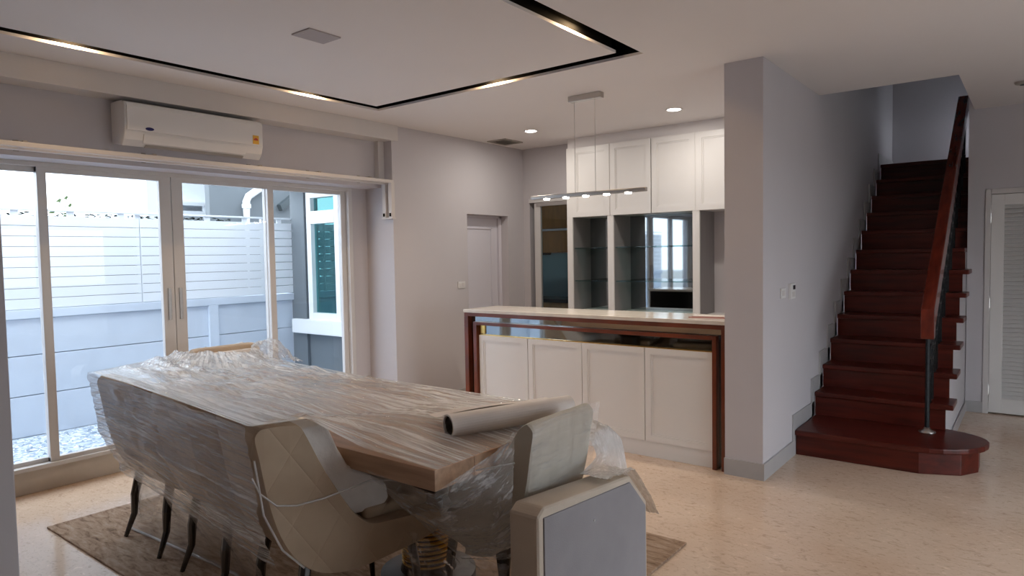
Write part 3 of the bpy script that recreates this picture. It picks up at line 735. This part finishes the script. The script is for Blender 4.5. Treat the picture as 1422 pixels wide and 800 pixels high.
FX = -7.30
bw = thing('boundary_wall', 'pale blue painted precast boundary wall under the slat fence', 'wall', (FX - .05, 2.5, GZ))
wb = lambda mb, n, mt, **k: mb.build(n, mt, bw, world=True, **k)
seg_y = [-2.4, -.9, .9, 2.35, 3.92, 4.962]
for a, b in zip(seg_y[:-1], seg_y[1:]):
    for z0, z1 in ((GZ, .29), (.29, .66), (.66, 1.0)):
        wb(box(FX - .07, FX, a + .004, b - .004, z0 + .003, z1 - .003), 'panel', 'extblue', bevel=.006)
for y in (-.9, .9, 3.92):
    wb(box(FX - .08, FX + .035, y - .055, y + .055, GZ, 1.0), 'post', 'extblue', bevel=.006)
wb(box(FX - .12, FX + .03, -2.4, 4.962, 1.0, 1.082), 'coping', 'extblue', bevel=.006)
sf = thing('slat_fence', 'white horizontal slat fence on top of the boundary wall', 'fence', (FX, 2.5, 1.082))
fb = lambda mb, n, mt, **k: mb.build(n, mt, sf, world=True, **k)
NS = 9; ph = (1.945 - 1.085) / NS
for (a, b, x) in ((-2.4, 3.17, FX), (3.175, 4.60, FX), (4.61, 4.962, FX + .01)):
    first = None; gp = .006 if a > 4.5 else .0022
    for i in range(NS):
        z = 1.085 + i * ph
        if first is None: first = fb(box(x - .012, x + .008, a, b, 1.085 + gp, 1.085 + ph - gp), 'slat', 'extwhite', bevel=.002)
        else: copy_part(first, (0, 0, z - 1.085), sf)
for y in (-.8, .55, 1.85, 3.17, 4.6):
    fb(box(FX - .06, FX - .013, y - .025, y + .025, 1.08, 1.985), 'post', 'extwhite')
for y in np.arange(-.6, 4.9, .45):
    fb(box(FX - .012, FX + .006, y - .03, y + .03, 1.94, 1.992), 'spacer', 'extwhite')
fb(box(FX - .03, FX + .02, -2.4, 4.962, 1.988, 2.006), 'top_rail', 'extwhite', bevel=.003)
hd = MB(); hr = random.Random(9)
for i in range(900):
    x = FX - .10 - hr.random() * .15; y = hr.uniform(-.5, 4.3); z = 1.90 + hr.random() * .085
    s_ = hr.uniform(.02, .04); a = hr.uniform(0, 6.28); d1 = Vector((math.cos(a), math.sin(a), hr.uniform(-.4, .4))) * s_; d2 = Vector((-math.sin(a), math.cos(a), hr.uniform(-.6, .6))) * s_ * .5
    p = Vector((x, y, z)); hd.bm.faces.new([hd.bm.verts.new(q_) for q_ in (p - d1, p + d2, p + d1, p - d2)])
he = hd.build('hedge', 'hedge'); he['kind'] = 'stuff'; tag(he, 'dark clipped hedge just showing behind the slat fence', 'hedge')
hs = hd = None
box(FX - .28, FX - .14, -.5, 4.3, GZ, 1.95).build('hedge_core', 'hedge', he)
pt = thing('sprouting_plant', 'thin sprouting plant showing above the slat fence', 'plant', (FX - .10, 2.53, 1.93))
for i, (dy, dz, ln) in enumerate(((-.09, .06, .05), (-.03, .17, .04), (.03, .20, .03), (.06, .13, .03))):
    MB().tube([(0, 0, 0), (0, dy * .5, dz * .6), (0, dy, dz)], .0035, 5).build('stem', 'leaf', pt)
    MB().prism([(dy - ln * .9, dz - .012), (dy, dz - .018), (dy + ln * .5, dz + .012), (dy, dz + .02)], 'x', -.003, .003).build('leaf', 'leaf', pt)
# neighbour houses
nh = thing('neighbour_house', 'grey rendered neighbour house with white downpipe behind the fence', 'house', (-9.6, 8.5, GZ))
hb = lambda mb, n, mt, **k: mb.build(n, mt, nh, world=True, **k)
hb(box(-9.62, -9.5, 5.12, 12.0, GZ, 6.5).box(-10.5, -9.62, 5.7, 12.0, GZ, 6.5).box(-12.4, -10.5, 6.75, 12.0, GZ, 6.5), 'wall', 'extgrey2')
hb(MB().tube([(-9.40, 5.64, GZ), (-9.40, 5.64, 2.38), (-9.40, 5.68, 2.46), (-9.40, 5.98, 2.66), (-9.40, 6.02, 2.75), (-9.40, 6.02, 3.6)], .055, 12), 'downpipe', 'upvc')
hb(MB().tube([(-9.40, 5.64, 2.28), (-9.40, 5.64, 2.34)], .066, 12), 'pipe_collar', 'upvc')
hb(MB().tube([(-9.40, 6.02, 2.72), (-9.40, 6.02, 2.78)], .066, 12), 'pipe_collar', 'upvc')
hb(MB().prism([(6.22, 2.36), (6.26, 2.27), (6.85, 2.70), (6.80, 2.78)], 'x', -9.5, -9.4), 'brace', 'extdark')
nw = thing('white_house', 'bright white house with ledge standing behind the slat fence', 'house', (-14.5, 6.5, GZ))
nb_ = lambda mb, n, mt, **k: mb.build(n, mt, nw, world=True, **k)
nb_(box(-16.0, -13.2, 5.9, 9.0, GZ, 8.5), 'wall', 'extwhite')
nb_(box(-13.2, -12.7, 6.2, 7.3, 2.36, 2.45), 'ledge', 'extwhite')
nb_(box(-13.2, -12.75, 6.2, 7.3, 2.56, 2.62), 'ledge', 'extwhite')
for y in (6.3, 6.8, 7.25): nb_(box(-12.85, -12.78, y - .03, y + .03, GZ, 2.57), 'rail_post', 'extwhite')

# bay of this house that shows through the right hand pane
by = thing('house_bay', 'grey rendered bay of the house with white framed window', 'house wall', (-6.4, 5.1, GZ))
yb = lambda mb, n, mt, **k: mb.build(n, mt, by, world=True, **k)
wx0, wx1, wz0, wz1 = -6.985, -6.395, .82, 2.30
w = MB()
w.box(-7.30, wx0, 5.0, 5.12, GZ, 3.2); w.box(wx1, -5.3, 5.0, 5.12, GZ, 3.2); w.box(wx0, wx1, 5.0, 5.12, GZ, wz0); w.box(wx0, wx1, 5.0, 5.12, wz1, 3.2)
w.box(-7.30, -7.18, 5.12, 8.4, GZ, 3.2)
yb(w, 'wall', 'extgrey')
yb(box(-7.30, -7.02, 4.96, 5.0, GZ, 3.2), 'pilaster', 'extgrey', bevel=.004)
yb(box(-7.245, -6.25, 4.90, 5.02, .60, .77), 'sill', 'upvc', bevel=.008)
f = MB()
f.box(wx0 - .01, wx0 + .075, 4.975, 5.06, .765, wz1 + .01).box(wx1 - .07, wx1 + .01, 4.975, 5.06, .765, wz1 + .01).box(wx0 + .075, wx1 - .07, 4.975, 5.06, .765, wz0 + .03).box(wx0 + .075, wx1 - .07, 4.975, 5.06, wz1 - .07, wz1 + .01).box(wx0 + .075, wx1 - .07, 4.97, 5.06, 1.92, 2.07)
fw_ = yb(f, 'window_frame', 'upvc', bevel=.004)
yb(box(wx0 + .07, wx1 - .07, 5.03, 5.036, wz0 + .02, 1.93), 'pane', 'bayglass')
yb(box(wx0 + .07, wx1 - .07, 5.03, 5.036, 2.06, wz1 - .06), 'pane', 'bayglass')
yb(box(-7.32, -5.3, 4.55, 5.0, 2.42, 2.50), 'eave', 'upvc', bevel=.004)

# ------------------------------------------------------------------ rug and table
rg = box(-4.407, -1.40, 1.345, 3.23, 0, .012).build('rug', 'rug', bevel=.003)
tag(rg, 'worn brown patterned rug under the wrapped dining table', 'rug')
tb = thing('dining_table', 'long wooden dining table wrapped in clear stretch film', 'dining table', (-2.93, 2.17, .012))
tbb = lambda mb, n, mt, **k: mb.build(n, mt, tb, world=True, **k)
TX0, TX1, TY0, TY1, TZ = -4.22, -1.635, 1.652, 2.70, .76
n_pl = 5
for i in range(n_pl):
    a = TY0 + i * (TY1 - TY0) / n_pl; b = TY0 + (i + 1) * (TY1 - TY0) / n_pl
    tbb(box(TX0, TX1, a + .0005, b - .0005, TZ - .075, TZ), 'plank', 'tablewood', bevel=.003)
tbb(box(TX0 + .25, TX1 - .25, TY0 + .18, TY1 - .18, TZ - .125, TZ - .075), 'apron', 'kdark')
for cx in (-3.62, -2.22):
    tbb(MB().lathe([(.22, .012), (.22, .05), (.13, .06), (.11, .12), (.11, .56), (.2, .63), (.2, .64)], cx, 2.19, 32), 'pedestal', 'kdark', smooth=False)
    for i in range(9):
        z = .09 + i * .022
        tbb(MB().lathe([(.105, z), (.122, z + .005), (.122, z + .013), (.105, z + .018)], cx, 2.19, 32), 'brass_ring', 'gold', smooth=True)

# ------------------------------------------------------------------ dining chairs
def hwf(y): return .88 + .32 * (y + .36) / .73
def make_chair(label, group, um, cm, W=.50, thin=0, front=.0, flare=True, skew=0.0):
    t = thing('dining_chair', label, 'chair', group=group)
    prof = [(-.358, .865), (-.330, .897), (-.165, .894), (-.130, .865), (-.07, .70), (0.0, .53), (.05, .475), (.10, .462), (.335, .458), (.372, .425), (.350, .365), (.20, .325), (.0, .295), (-.13, .315), (-.22, .385), (-.28, .49), (-.32, .63), (-.345, .78)]
    prof = [((y - thin * max(0, min(1, (z - .5) / .3)) if -.2 < y < .06 and z > .5 else y) - (front if y > .15 else 0), z) for y, z in prof]
    sm = []; n0 = len(prof)
    for i in range(n0):
        p0, p1, p2, p3 = (Vector(prof[(i + k) % n0]) for k in (-1, 0, 1, 2))
        m1 = (p2 - p0) * .5; m2 = (p3 - p1) * .5; Lq = (p2 - p1).length
        if m1.length > Lq: m1 = m1 * (Lq / m1.length)
        if m2.length > Lq: m2 = m2 * (Lq / m2.length)
        for q in (0, .25, .5, .75):
            h = ((2 * q ** 3 - 3 * q * q + 1) * p1 + (q ** 3 - 2 * q * q + q) * m1 + (-2 * q ** 3 + 3 * q * q) * p2 + (q ** 3 - q * q) * m2)
            sm.append((h.x, h.y))
    prof = sm
    mb = MB()
    # rounded upright shell: slices across the width shrink at both sides
    xs = [-W / 2, -W / 2 + .012, -W / 2 + .04, -W / 6, W / 6, W / 2 - .04, W / 2 - .012, W / 2]
    ins = [.006, .002, 0, 0, 0, 0, .002, .006]
    cy = sum(p[0] for p in prof) / len(prof); cz = sum(p[1] for p in prof) / len(prof)
    rings = []
    for x, d in zip(xs, ins):
        ring = []
        n = len(prof)
        for i, p in enumerate(prof):
            a = Vector(prof[i - 1]); c2 = Vector(prof[(i + 1) % n]); tg = (c2 - a).normalized(); nr = Vector((tg.y, -tg.x))
            ring.append(mb.bm.verts.new((x * (hwf(p[0]) if flare else 1), p[0] + nr.x * d, p[1] + nr.y * d)))
        rings.append(ring)
    n = len(prof)
    for a, b in zip(rings[:-1], rings[1:]):
        for i in range(n): mb.bm.faces.new((a[i], a[(i + 1) % n], b[(i + 1) % n], b[i]))
    mb.bm.faces.new(rings[0]); mb.bm.faces.new(rings[-1][::-1])
    mb.build('shell', um, t, smooth=False)
    def inn(z):
        pr = [(.53, 0.), (.70, -.07), (.865, -.13)]
        y = -.13 if z >= .865 else next(y0 + (y1 - y0) * (z - z0) / (z1 - z0) for (z0, y0), (z1, y1) in zip(pr[:-1], pr[1:]) if z <= z1)
        return y - thin * max(0, min(1, (z - .5) / .3))
    fo_ = front * .4
    cg = .003 if front else .018
    cw_ = W / 2 * (.88 if flare else 1) - .012
    cu = MB().prism([(inn(.865) - .02, .865), (inn(.865) + cg, .868), (inn(.76) + cg, .76), (inn(.69) + cg, .69), (inn(.66) + .05, .658), (.10 - fo_, .63), (.17 - fo_, .58), (.18 - fo_, .52), (.15 - fo_, .485), (.0 - fo_, .49), (inn(.7) - .03, .70)], 'x', -cw_, cw_)
    for v in cu.bm.verts:
        if v.co.z > .655 and v.co.y > inn(v.co.z) - .005: v.co.y += skew * (v.co.x + cw_) / (2 * cw_)
    cu.build('back_cushion', cm, t, bevel=.018, smooth=True, seg=3)
    box(-W / 2 + .03, W / 2 - .03, .06, .355 - front, .455, .505).build('seat_cushion', um, t, bevel=.02, seg=3, smooth=True)
    for sx in (-1, 1):
        MB().tube([(sx * .19, .28 - front, .345), (sx * .20, .30 - front, .20), (sx * .205, .315 - front, .0)], [.022, .018, .011], 8).build('leg', 'chairleg', t)
        MB().tube([(sx * .19, -.17, .36), (sx * .205, -.20, .22), (sx * .205, -.205, .12), (sx * .215, -.25, .0)], [.024, .021, .017, .011], 8).build('leg', 'chairleg', t)
    return t
RZ = .012
G = 'wrapped dining chairs on the near side of the table'
CHAIRS = {'A': (-3.66, 1.79, -3), 'B': (-2.97, 1.745, -8), 'C': (-2.293, 1.681, -12)}
def cw(k, lx, ly):
    cx, cy, dg = CHAIRS[k]; a = math.radians(dg)
    return (cx + lx * math.cos(a) - ly * math.sin(a), cy + lx * math.sin(a) + ly * math.cos(a))
def put(o, k): o.location = (CHAIRS[k][0], CHAIRS[k][1], RZ); o.rotation_euler = (0, 0, math.radians(CHAIRS[k][2]))
chC = make_chair('cream upholstered dining chair whose white inner cushion and tufted side show uncovered', G, 'chair', 'cushion', thin=.05, skew=.085)
put(chC, 'C')
chA = make_chair('film wrapped cream dining chair nearest the glass doors, along the long side of the table', G, 'chair', 'cushion', thin=.11)
put(chA, 'A')
chB = dup(chA, (0, 0, 0), 0, 'film wrapped cream dining chair standing between two others along the table')
put(chB, 'B')
chE = make_chair('stone coloured dining chair at the table end, film on its back', 'chairs at the table ends', 'endchair', 'endchair', W=.43, thin=.15, front=.20, flare=False)
chE.scale = (1, 1, .965)
chE.location = (-1.808, 2.20, RZ); chE.rotation_euler = (0, 0, math.radians(90))
chF = dup(chA, (-4.145, 2.46, RZ), math.radians(-90), 'cream dining chair at the table end facing away from the glass doors', 'chairs at the table ends')

# upholstered piece on edge behind the end chair
bn = thing('upholstered_bench', 'cream upholstered bench with grey underside standing on edge behind the end chair', 'bench', (-1.37, 2.2, RZ))
bo = lambda mb, n, mt, **k: mb.build(n, mt, bn, world=True, **k)
bo(MB().prism([(1.80, .012), (2.60, .012), (2.60, .44), (2.455, .585), (2.42, .592), (1.84, .645), (1.80, .62)], 'x', -1.43, -1.305), 'frame', 'benchcream', bevel=.016, seg=3)
bo(MB().prism([(1.83, .05), (2.575, .05), (2.575, .43), (2.44, .565), (1.83, .612)], 'x', -1.31, -1.299), 'underside', 'benchgrey', bevel=.003)
stud = MB().lathe([(.004, 0), (.004, .003)], 0, 0, 8).build('stud', 'plastic', bn)
stud.location = (.072, 2.15 - 2.2, .49); stud.rotation_euler = (0, math.pi / 2, 0)

# paper roll on the table
rd = thing('paper_roll', 'rolled sheet of white protective paper lying on the wrapped table', 'roll', (-1.84, 1.93, .79))
rd.location = (-1.83, 1.93, .83)
ang = math.atan2(.56, .20)
rd.rotation_euler = (0, 0, ang)
LN = .60
ro_ = MB(); rings = []
nn = 28
for (x, r) in ((0, .047), (LN, .047), (LN, .040), (0, .040)):
    rings.append([ro_.bm.verts.new((x, r * math.cos(2 * math.pi * k / nn), r * math.sin(2 * math.pi * k / nn))) for k in range(nn)])
for i in range(4):
    a, b = rings[i], rings[(i + 1) % 4]
    for k in range(nn): ro_.bm.faces.new((a[k], a[(k + 1) % nn], b[(k + 1) % nn], b[k]))
ro_.build('outer_turns', 'paper', rd, smooth=False)
sp = []
for k in range(60):
    a = k * .32; r = .038 - k * .0003
    sp.append((a, r))
cm_ = MB().grid([[(x, r * math.cos(a), r * math.sin(a)) for x in (.006, LN - .006)] for a, r in sp])
cm_.build('inner_turns', 'cardboard', rd, smooth=True)
fl = [[(x, .015 + t * .16, .044 - .028 * t - .012 * math.sin(t * 3) + .006 * math.sin(x * 9)) for t in [j / 10 for j in range(11)]] for x in [i * LN / 12 for i in range(13)]]
MB().grid(fl).build('loose_end', 'paper', rd, smooth=True)

# ------------------------------------------------------------------ stretch film
def wr(p, s=1.0): return noise.fractal(Vector(p) * s, 0.8, 2.1, 4)
def relaxed(near, far, nu, nv, sup, iters=500):
    P_ = np.zeros((nu, nv, 3))
    for i in range(nu):
        a = np.array(polyat(near, i / (nu - 1))); b = np.array(polyat(far, i / (nu - 1)))
        for j in range(nv): P_[i, j] = a + (b - a) * j / (nv - 1)
    S = np.array([[sup(P_[i, j, 0], P_[i, j, 1]) for j in range(nv)] for i in range(nu)])
    Z = np.maximum(P_[:, :, 2], S)
    for _ in range(iters):
        A = Z.copy()
        A[1:-1, 1:-1] = np.maximum(S[1:-1, 1:-1], .25 * (Z[2:, 1:-1] + Z[:-2, 1:-1] + Z[1:-1, 2:] + Z[1:-1, :-2]))
        Z = A
    P_[:, :, 2] = Z
    return P_
def sup_top(x, y):
    s = .2
    if TX0 < x < TX1 and TY0 < y < TY1: s = TZ + .008
    # left end chair back
    for (cx, cy, a), tk in ((CHAIRS['A'], .11), (CHAIRS['B'], .11), (CHAIRS['C'], .05)):
        a = math.radians(-a); dx, dy = x - cx, y - cy
        lx_, ly_ = dx * math.cos(a) - dy * math.sin(a), dx * math.sin(a) + dy * math.cos(a)
        if abs(lx_) < .245 and -.40 < ly_ < -.10 - tk: s = max(s, .922)
        elif abs(lx_) < .22 and ly_ < -.07 - tk and ly_ > -.4: s = max(s, .90)
    if -4.53 < x < -4.36 and 2.2 < y < 2.7: s = max(s, .86)
    return s
def cz(k, lx, ly, z): return (*cw(k, lx, ly), z)
near = [(-4.53, 2.14, .88), cz('A', -.235, -.375, .925), cz('A', .23, -.378, .925), cz('B', .23, -.378, .925), cz('C', .235, -.375, .925), cz('C', .255, -.17, .922), (-1.98, 1.61, .80), (-1.62, 1.648, .768)]
far = [(-4.54, 2.70, .885), (-4.30, 2.72, .80), (-3.2, 2.71, .772), (-2.5, 2.71, .770), (-1.62, 2.71, .768)]
P_ = relaxed(near, far, 150, 60, sup_top, 900)
pts = []
for i in range(150):
    row = []
    for j in range(60):
        x, y, z = P_[i, j]
        env = min(1, min(j, 59 - j) / 6)
        lf = max(0, min(1, (-1.9 - x) / 1.5))
        d = (.010 + .022 * lf) * wr((x * 2.0 + y * 1.0, y * 11, 3.0)) + .010 * lf * wr((x * 9, y * 9, 7.0))
        row.append((x, y, z + abs(d) * env * 1.1))
    pts.append(row)
ft = MB().grid(pts).build('stretch_film', 'film_top', smooth=True)
tag(ft, 'clear stretch film pulled over the table top from the chair backs', 'plastic film')
# crumpled heap over the end chair by the window
hp_ = []
for i in range(50):
    row = []
    for j in range(50):
        u_ = i / 49 * 2 - 1; v_ = j / 49 * 2 - 1
        x = -4.30 + .22 * u_; y = 2.70 + .15 * v_
        r = math.sqrt(u_ * u_ + v_ * v_)
        z = .80 + .135 * max(0, 1 - r * r) ** .8 + .03 * wr((x * 12, y * 12, 1.2)) - .05 * max(0, r - .9)
        row.append((x + .02 * wr((x * 9, y * 9, 5)), y, z))
    hp_.append(row)
fh = MB().grid(hp_).build('stretch_film_bundle', 'film_crinkle', smooth=True)
tag(fh, 'crumpled heap of clear film on the end chair by the glass doors', 'plastic film')
# film round the chair backs
top = [(-4.28, 2.0, .90), cz('A', -.24, -.378, .927), cz('A', .23, -.380, .927), cz('B', .23, -.380, .927), cz('C', .238, -.378, .927)]
mid = [(-4.20, 2.05, .60), cz('A', -.255, -.335, .60), cz('A', .24, -.335, .60), cz('B', .24, -.34, .58), cz('C', .235, -.335, .58)]
bot = [(-4.10, 2.05, .36), cz('A', -.265, -.225, .36), cz('A', .24, -.225, .34), cz('B', .22, -.23, .33), cz('C', .06, -.225, .33)]
pts = []
for i in range(170):
    row = []
    for j in range(60):
        u_ = i / 169; v_ = j / 59
        a = Vector(polyat(top, u_)); b = Vector(polyat(mid, u_)); c_ = Vector(polyat(bot, u_))
        p = (a.lerp(b, v_ * 2) if v_ < .5 else b.lerp(c_, v_ * 2 - 1))
        d = .018 * wr((p.x * 2.2 + p.z * 1.5, p.z * 12, 2.0)) + .006 * wr((p.x * 10, p.z * 10, 4.0))
        row.append((p.x, p.y - .012 - abs(d), p.z))
    pts.append(row)
fs = MB().grid(pts).build('stretch_film', 'film_side', smooth=True)
tag(fs, 'streaky clear film wound round the backs of the dining chairs', 'plastic film')
def onC(y, z): return (*cw('C', .25 * hwf(y) + .008, y), z)
st_ = [onC(-.37, .74), onC(-.345, .68), onC(-.29, .625), onC(-.22, .61), onC(-.12, .615), onC(0, .635), onC(.06, .645)]
MB().tube(st_ + [(-1.80, 1.80, .66), (-1.50, 1.93, .74)], .0035, 6).build('film_strand', 'bubble', fs)
MB().tube([onC(-.36, .80), onC(-.335, .60), onC(-.275, .46), onC(-.20, .375)], .004, 6).build('film_strand', 'bubble', fs)
# thin skirt hanging to the rug
hem = [(-4.02, 1.75, .02), (-3.99, 1.61, .02), (-3.66, 1.63, .016), (-3.2, 1.655, .016), (-2.98, 1.66, .016), (-2.55, 1.60, .016)]
tp = [(-4.05, 1.95, .42), (-3.925, 1.58, .42), (-3.5, 1.56, .40), (-3.1, 1.51, .38), (-2.8, 1.47, .36), (-2.45, 1.43, .34)]
pts = []
for i in range(90):
    row = []
    for j in range(30):
        p = Vector(polyat(tp, i / 89)).lerp(Vector(polyat(hem, i / 89)), j / 29)
        row.append((p.x, p.y + .014 * wr((p.x * 4, p.z * 5, 8)), p.z))
    pts.append(row)
fk = MB().grid(pts).build('stretch_film', 'film_thin', smooth=True)
tag(fk, 'thin loose skirt of clear film hanging down to the rug', 'plastic film')
MB().tube([polyat(hem, i / 40) for i in range(4, 38)], .007, 6).build('rolled_hem', 'bubble', fk)
# film between near chair, table corner and end chair
c1 = [(-1.97, 1.63, .71), (-1.85, 1.63, .70), (-1.62, 1.63, .69), (-1.52, 1.85, .80), (-1.495, 1.925, .86)]
c2 = [(-1.94, 1.74, .56), (-1.84, 1.76, .51), (-1.72, 1.78, .48), (-1.54, 1.84, .52), (-1.49, 1.90, .58)]
c3 = [(-1.93, 1.86, .45), (-1.82, 1.86, .40), (-1.70, 1.86, .36), (-1.55, 1.88, .38), (-1.48, 1.90, .40)]
pts = []
for i in range(90):
    row = []
    for j in range(46):
        u_, v_ = i / 89, j / 45
        a = Vector(polyat(c1, u_)); b = Vector(polyat(c2, u_)); c_ = Vector(polyat(c3, u_))
        p = a.lerp(b, v_ * 2) if v_ < .5 else b.lerp(c_, v_ * 2 - 1)
        e = min(1, j / 5)
        p = p + Vector((.4, -1, .15)) * (.018 * e * wr((p.x * 9 + p.z * 5, p.z * 13, p.y * 6)))
        row.append(tuple(p))
    pts.append(row)
fg = MB().grid(pts).build('stretch_film', 'film_crinkle', smooth=True)
tag(fg, 'gathered clear film stretched from the table corner to the end chair', 'plastic film')
# lower loose film below the end chair
c1 = [(-2.02, 1.83, .42), (-1.75, 1.86, .36), (-1.50, 1.88, .38)]
c2 = [(-2.02, 1.90, .02), (-1.75, 1.84, .02), (-1.49, 1.86, .02)]
pts = [[tuple(Vector(polyat(c1, i / 59)).lerp(Vector(polyat(c2, i / 59)), j / 39) + Vector((0, -1, 0)) * .03 * wr((i * .16, j * .25, 3))) for j in range(40)] for i in range(60)]
fz = MB().grid(pts).build('stretch_film', M['film_thin'], smooth=True)
tag(fz, 'loose clear film hanging below the seat of the end chair', 'plastic film')
# film on the back of the end chair
pts = []
for i in range(40):
    row = []
    for j in range(40):
        u_, v_ = i / 39, j / 39
        y = 1.967 + .466 * u_; z = .50 + .385 * v_
        x = -1.493 + (.055) * v_ * .9
        row.append((x + .006 + .008 * wr((y * 16, z * 3, 1)), y, z))
    pts.append(row)
fb_ = MB().grid(pts).build('stretch_film', M['film_thin'], smooth=True)
tag(fb_, 'clear film clinging to the outer back of the end chair', 'plastic film')
# bubble wrap over the far corner of the bench
q1 = [(-1.62, 2.62, .70), (-1.50, 2.66, .66), (-1.36, 2.66, .50)]
pts = []
for i in range(70):
    row = []
    for j in range(60):
        u_, v_ = i / 69, j / 59
        # u across in y, v along x from the table corner over the bench
        x = -1.620 + .330 * v_
        k_y = max(0., min(1., (v_ - .52) / .10)); ya = 2.432 - .20 * k_y
        y = ya + (2.70 - ya) * u_
        if y < 2.455: bt = .645 - (y - 1.84) * .09
        elif y < 2.61: bt = .590 - (y - 2.455) * 1.0
        else: bt = .435 - (y - 2.61) * 1.2
        on = max(0., min(1., (v_ - .40) / .22))
        lo_z = bt + .020
        hi_z = .735 - .06 * v_ - .10 * max(0, u_ - .55)
        z = hi_z + (lo_z - hi_z) * on * on * (3 - 2 * on)
        z += .030 * math.sin(math.pi * u_) * (1 - on)
        y += .03 * v_ * wr((x * 5, y * 3, 6.1))
        z += .012 * abs(wr((x * 11, y * 11, 2.2)))
        dome = .004 * abs(math.sin(y * 150) * math.sin(x * 150))
        row.append((x, y, z + dome))
    pts.append(row)
bw_ = MB().grid(pts).build('bubble_wrap', 'bubble', smooth=True)
tag(bw_, 'milky bubble wrap thrown over the corner of the upholstered bench', 'bubble wrap')

# ------------------------------------------------------------------ sub-parts hang on the part that carries them
def base(o): return o.name.split('.')[0]
def carry(root, kid, host):
    hosts = [c for c in root.children if base(c) == host]
    for c in [c for c in root.children if base(c) == kid]:
        def cen(o):
            return sum((Vector(v) for v in o.bound_box), Vector()) / 8 + o.location
        h = min(hosts, key=lambda q: (cen(q) - cen(c)).length)
        c.parent = h
        c.location = c.location - h.location
for root, kid, host in ((ac, 'badge', 'front_panel'), (ac, 'sticker', 'front_panel'), (ac, 'sticker_gauge', 'front_panel'), (dr, 'moulding', 'leaf'), (dr, 'knob', 'leaf'),
                        (win, 'handle', 'stile'), (by, 'pane', 'window_frame'), (sw, 'rocker', 'plate'), (s2, 'screen', 'case'), (s2, 'button', 'case'), (s1, 'insert', 'plate'),
                        (pl, 'led_lens', 'lamp_bar'), (tb, 'brass_ring', 'pedestal'), (nh, 'pipe_collar', 'downpipe'), (rl, 'newel_foot', 'newel'), (cr, 'tip_hole_dark', 'drop_end'), (ld, 'hinge', 'stile')):
    carry(root, kid, host)
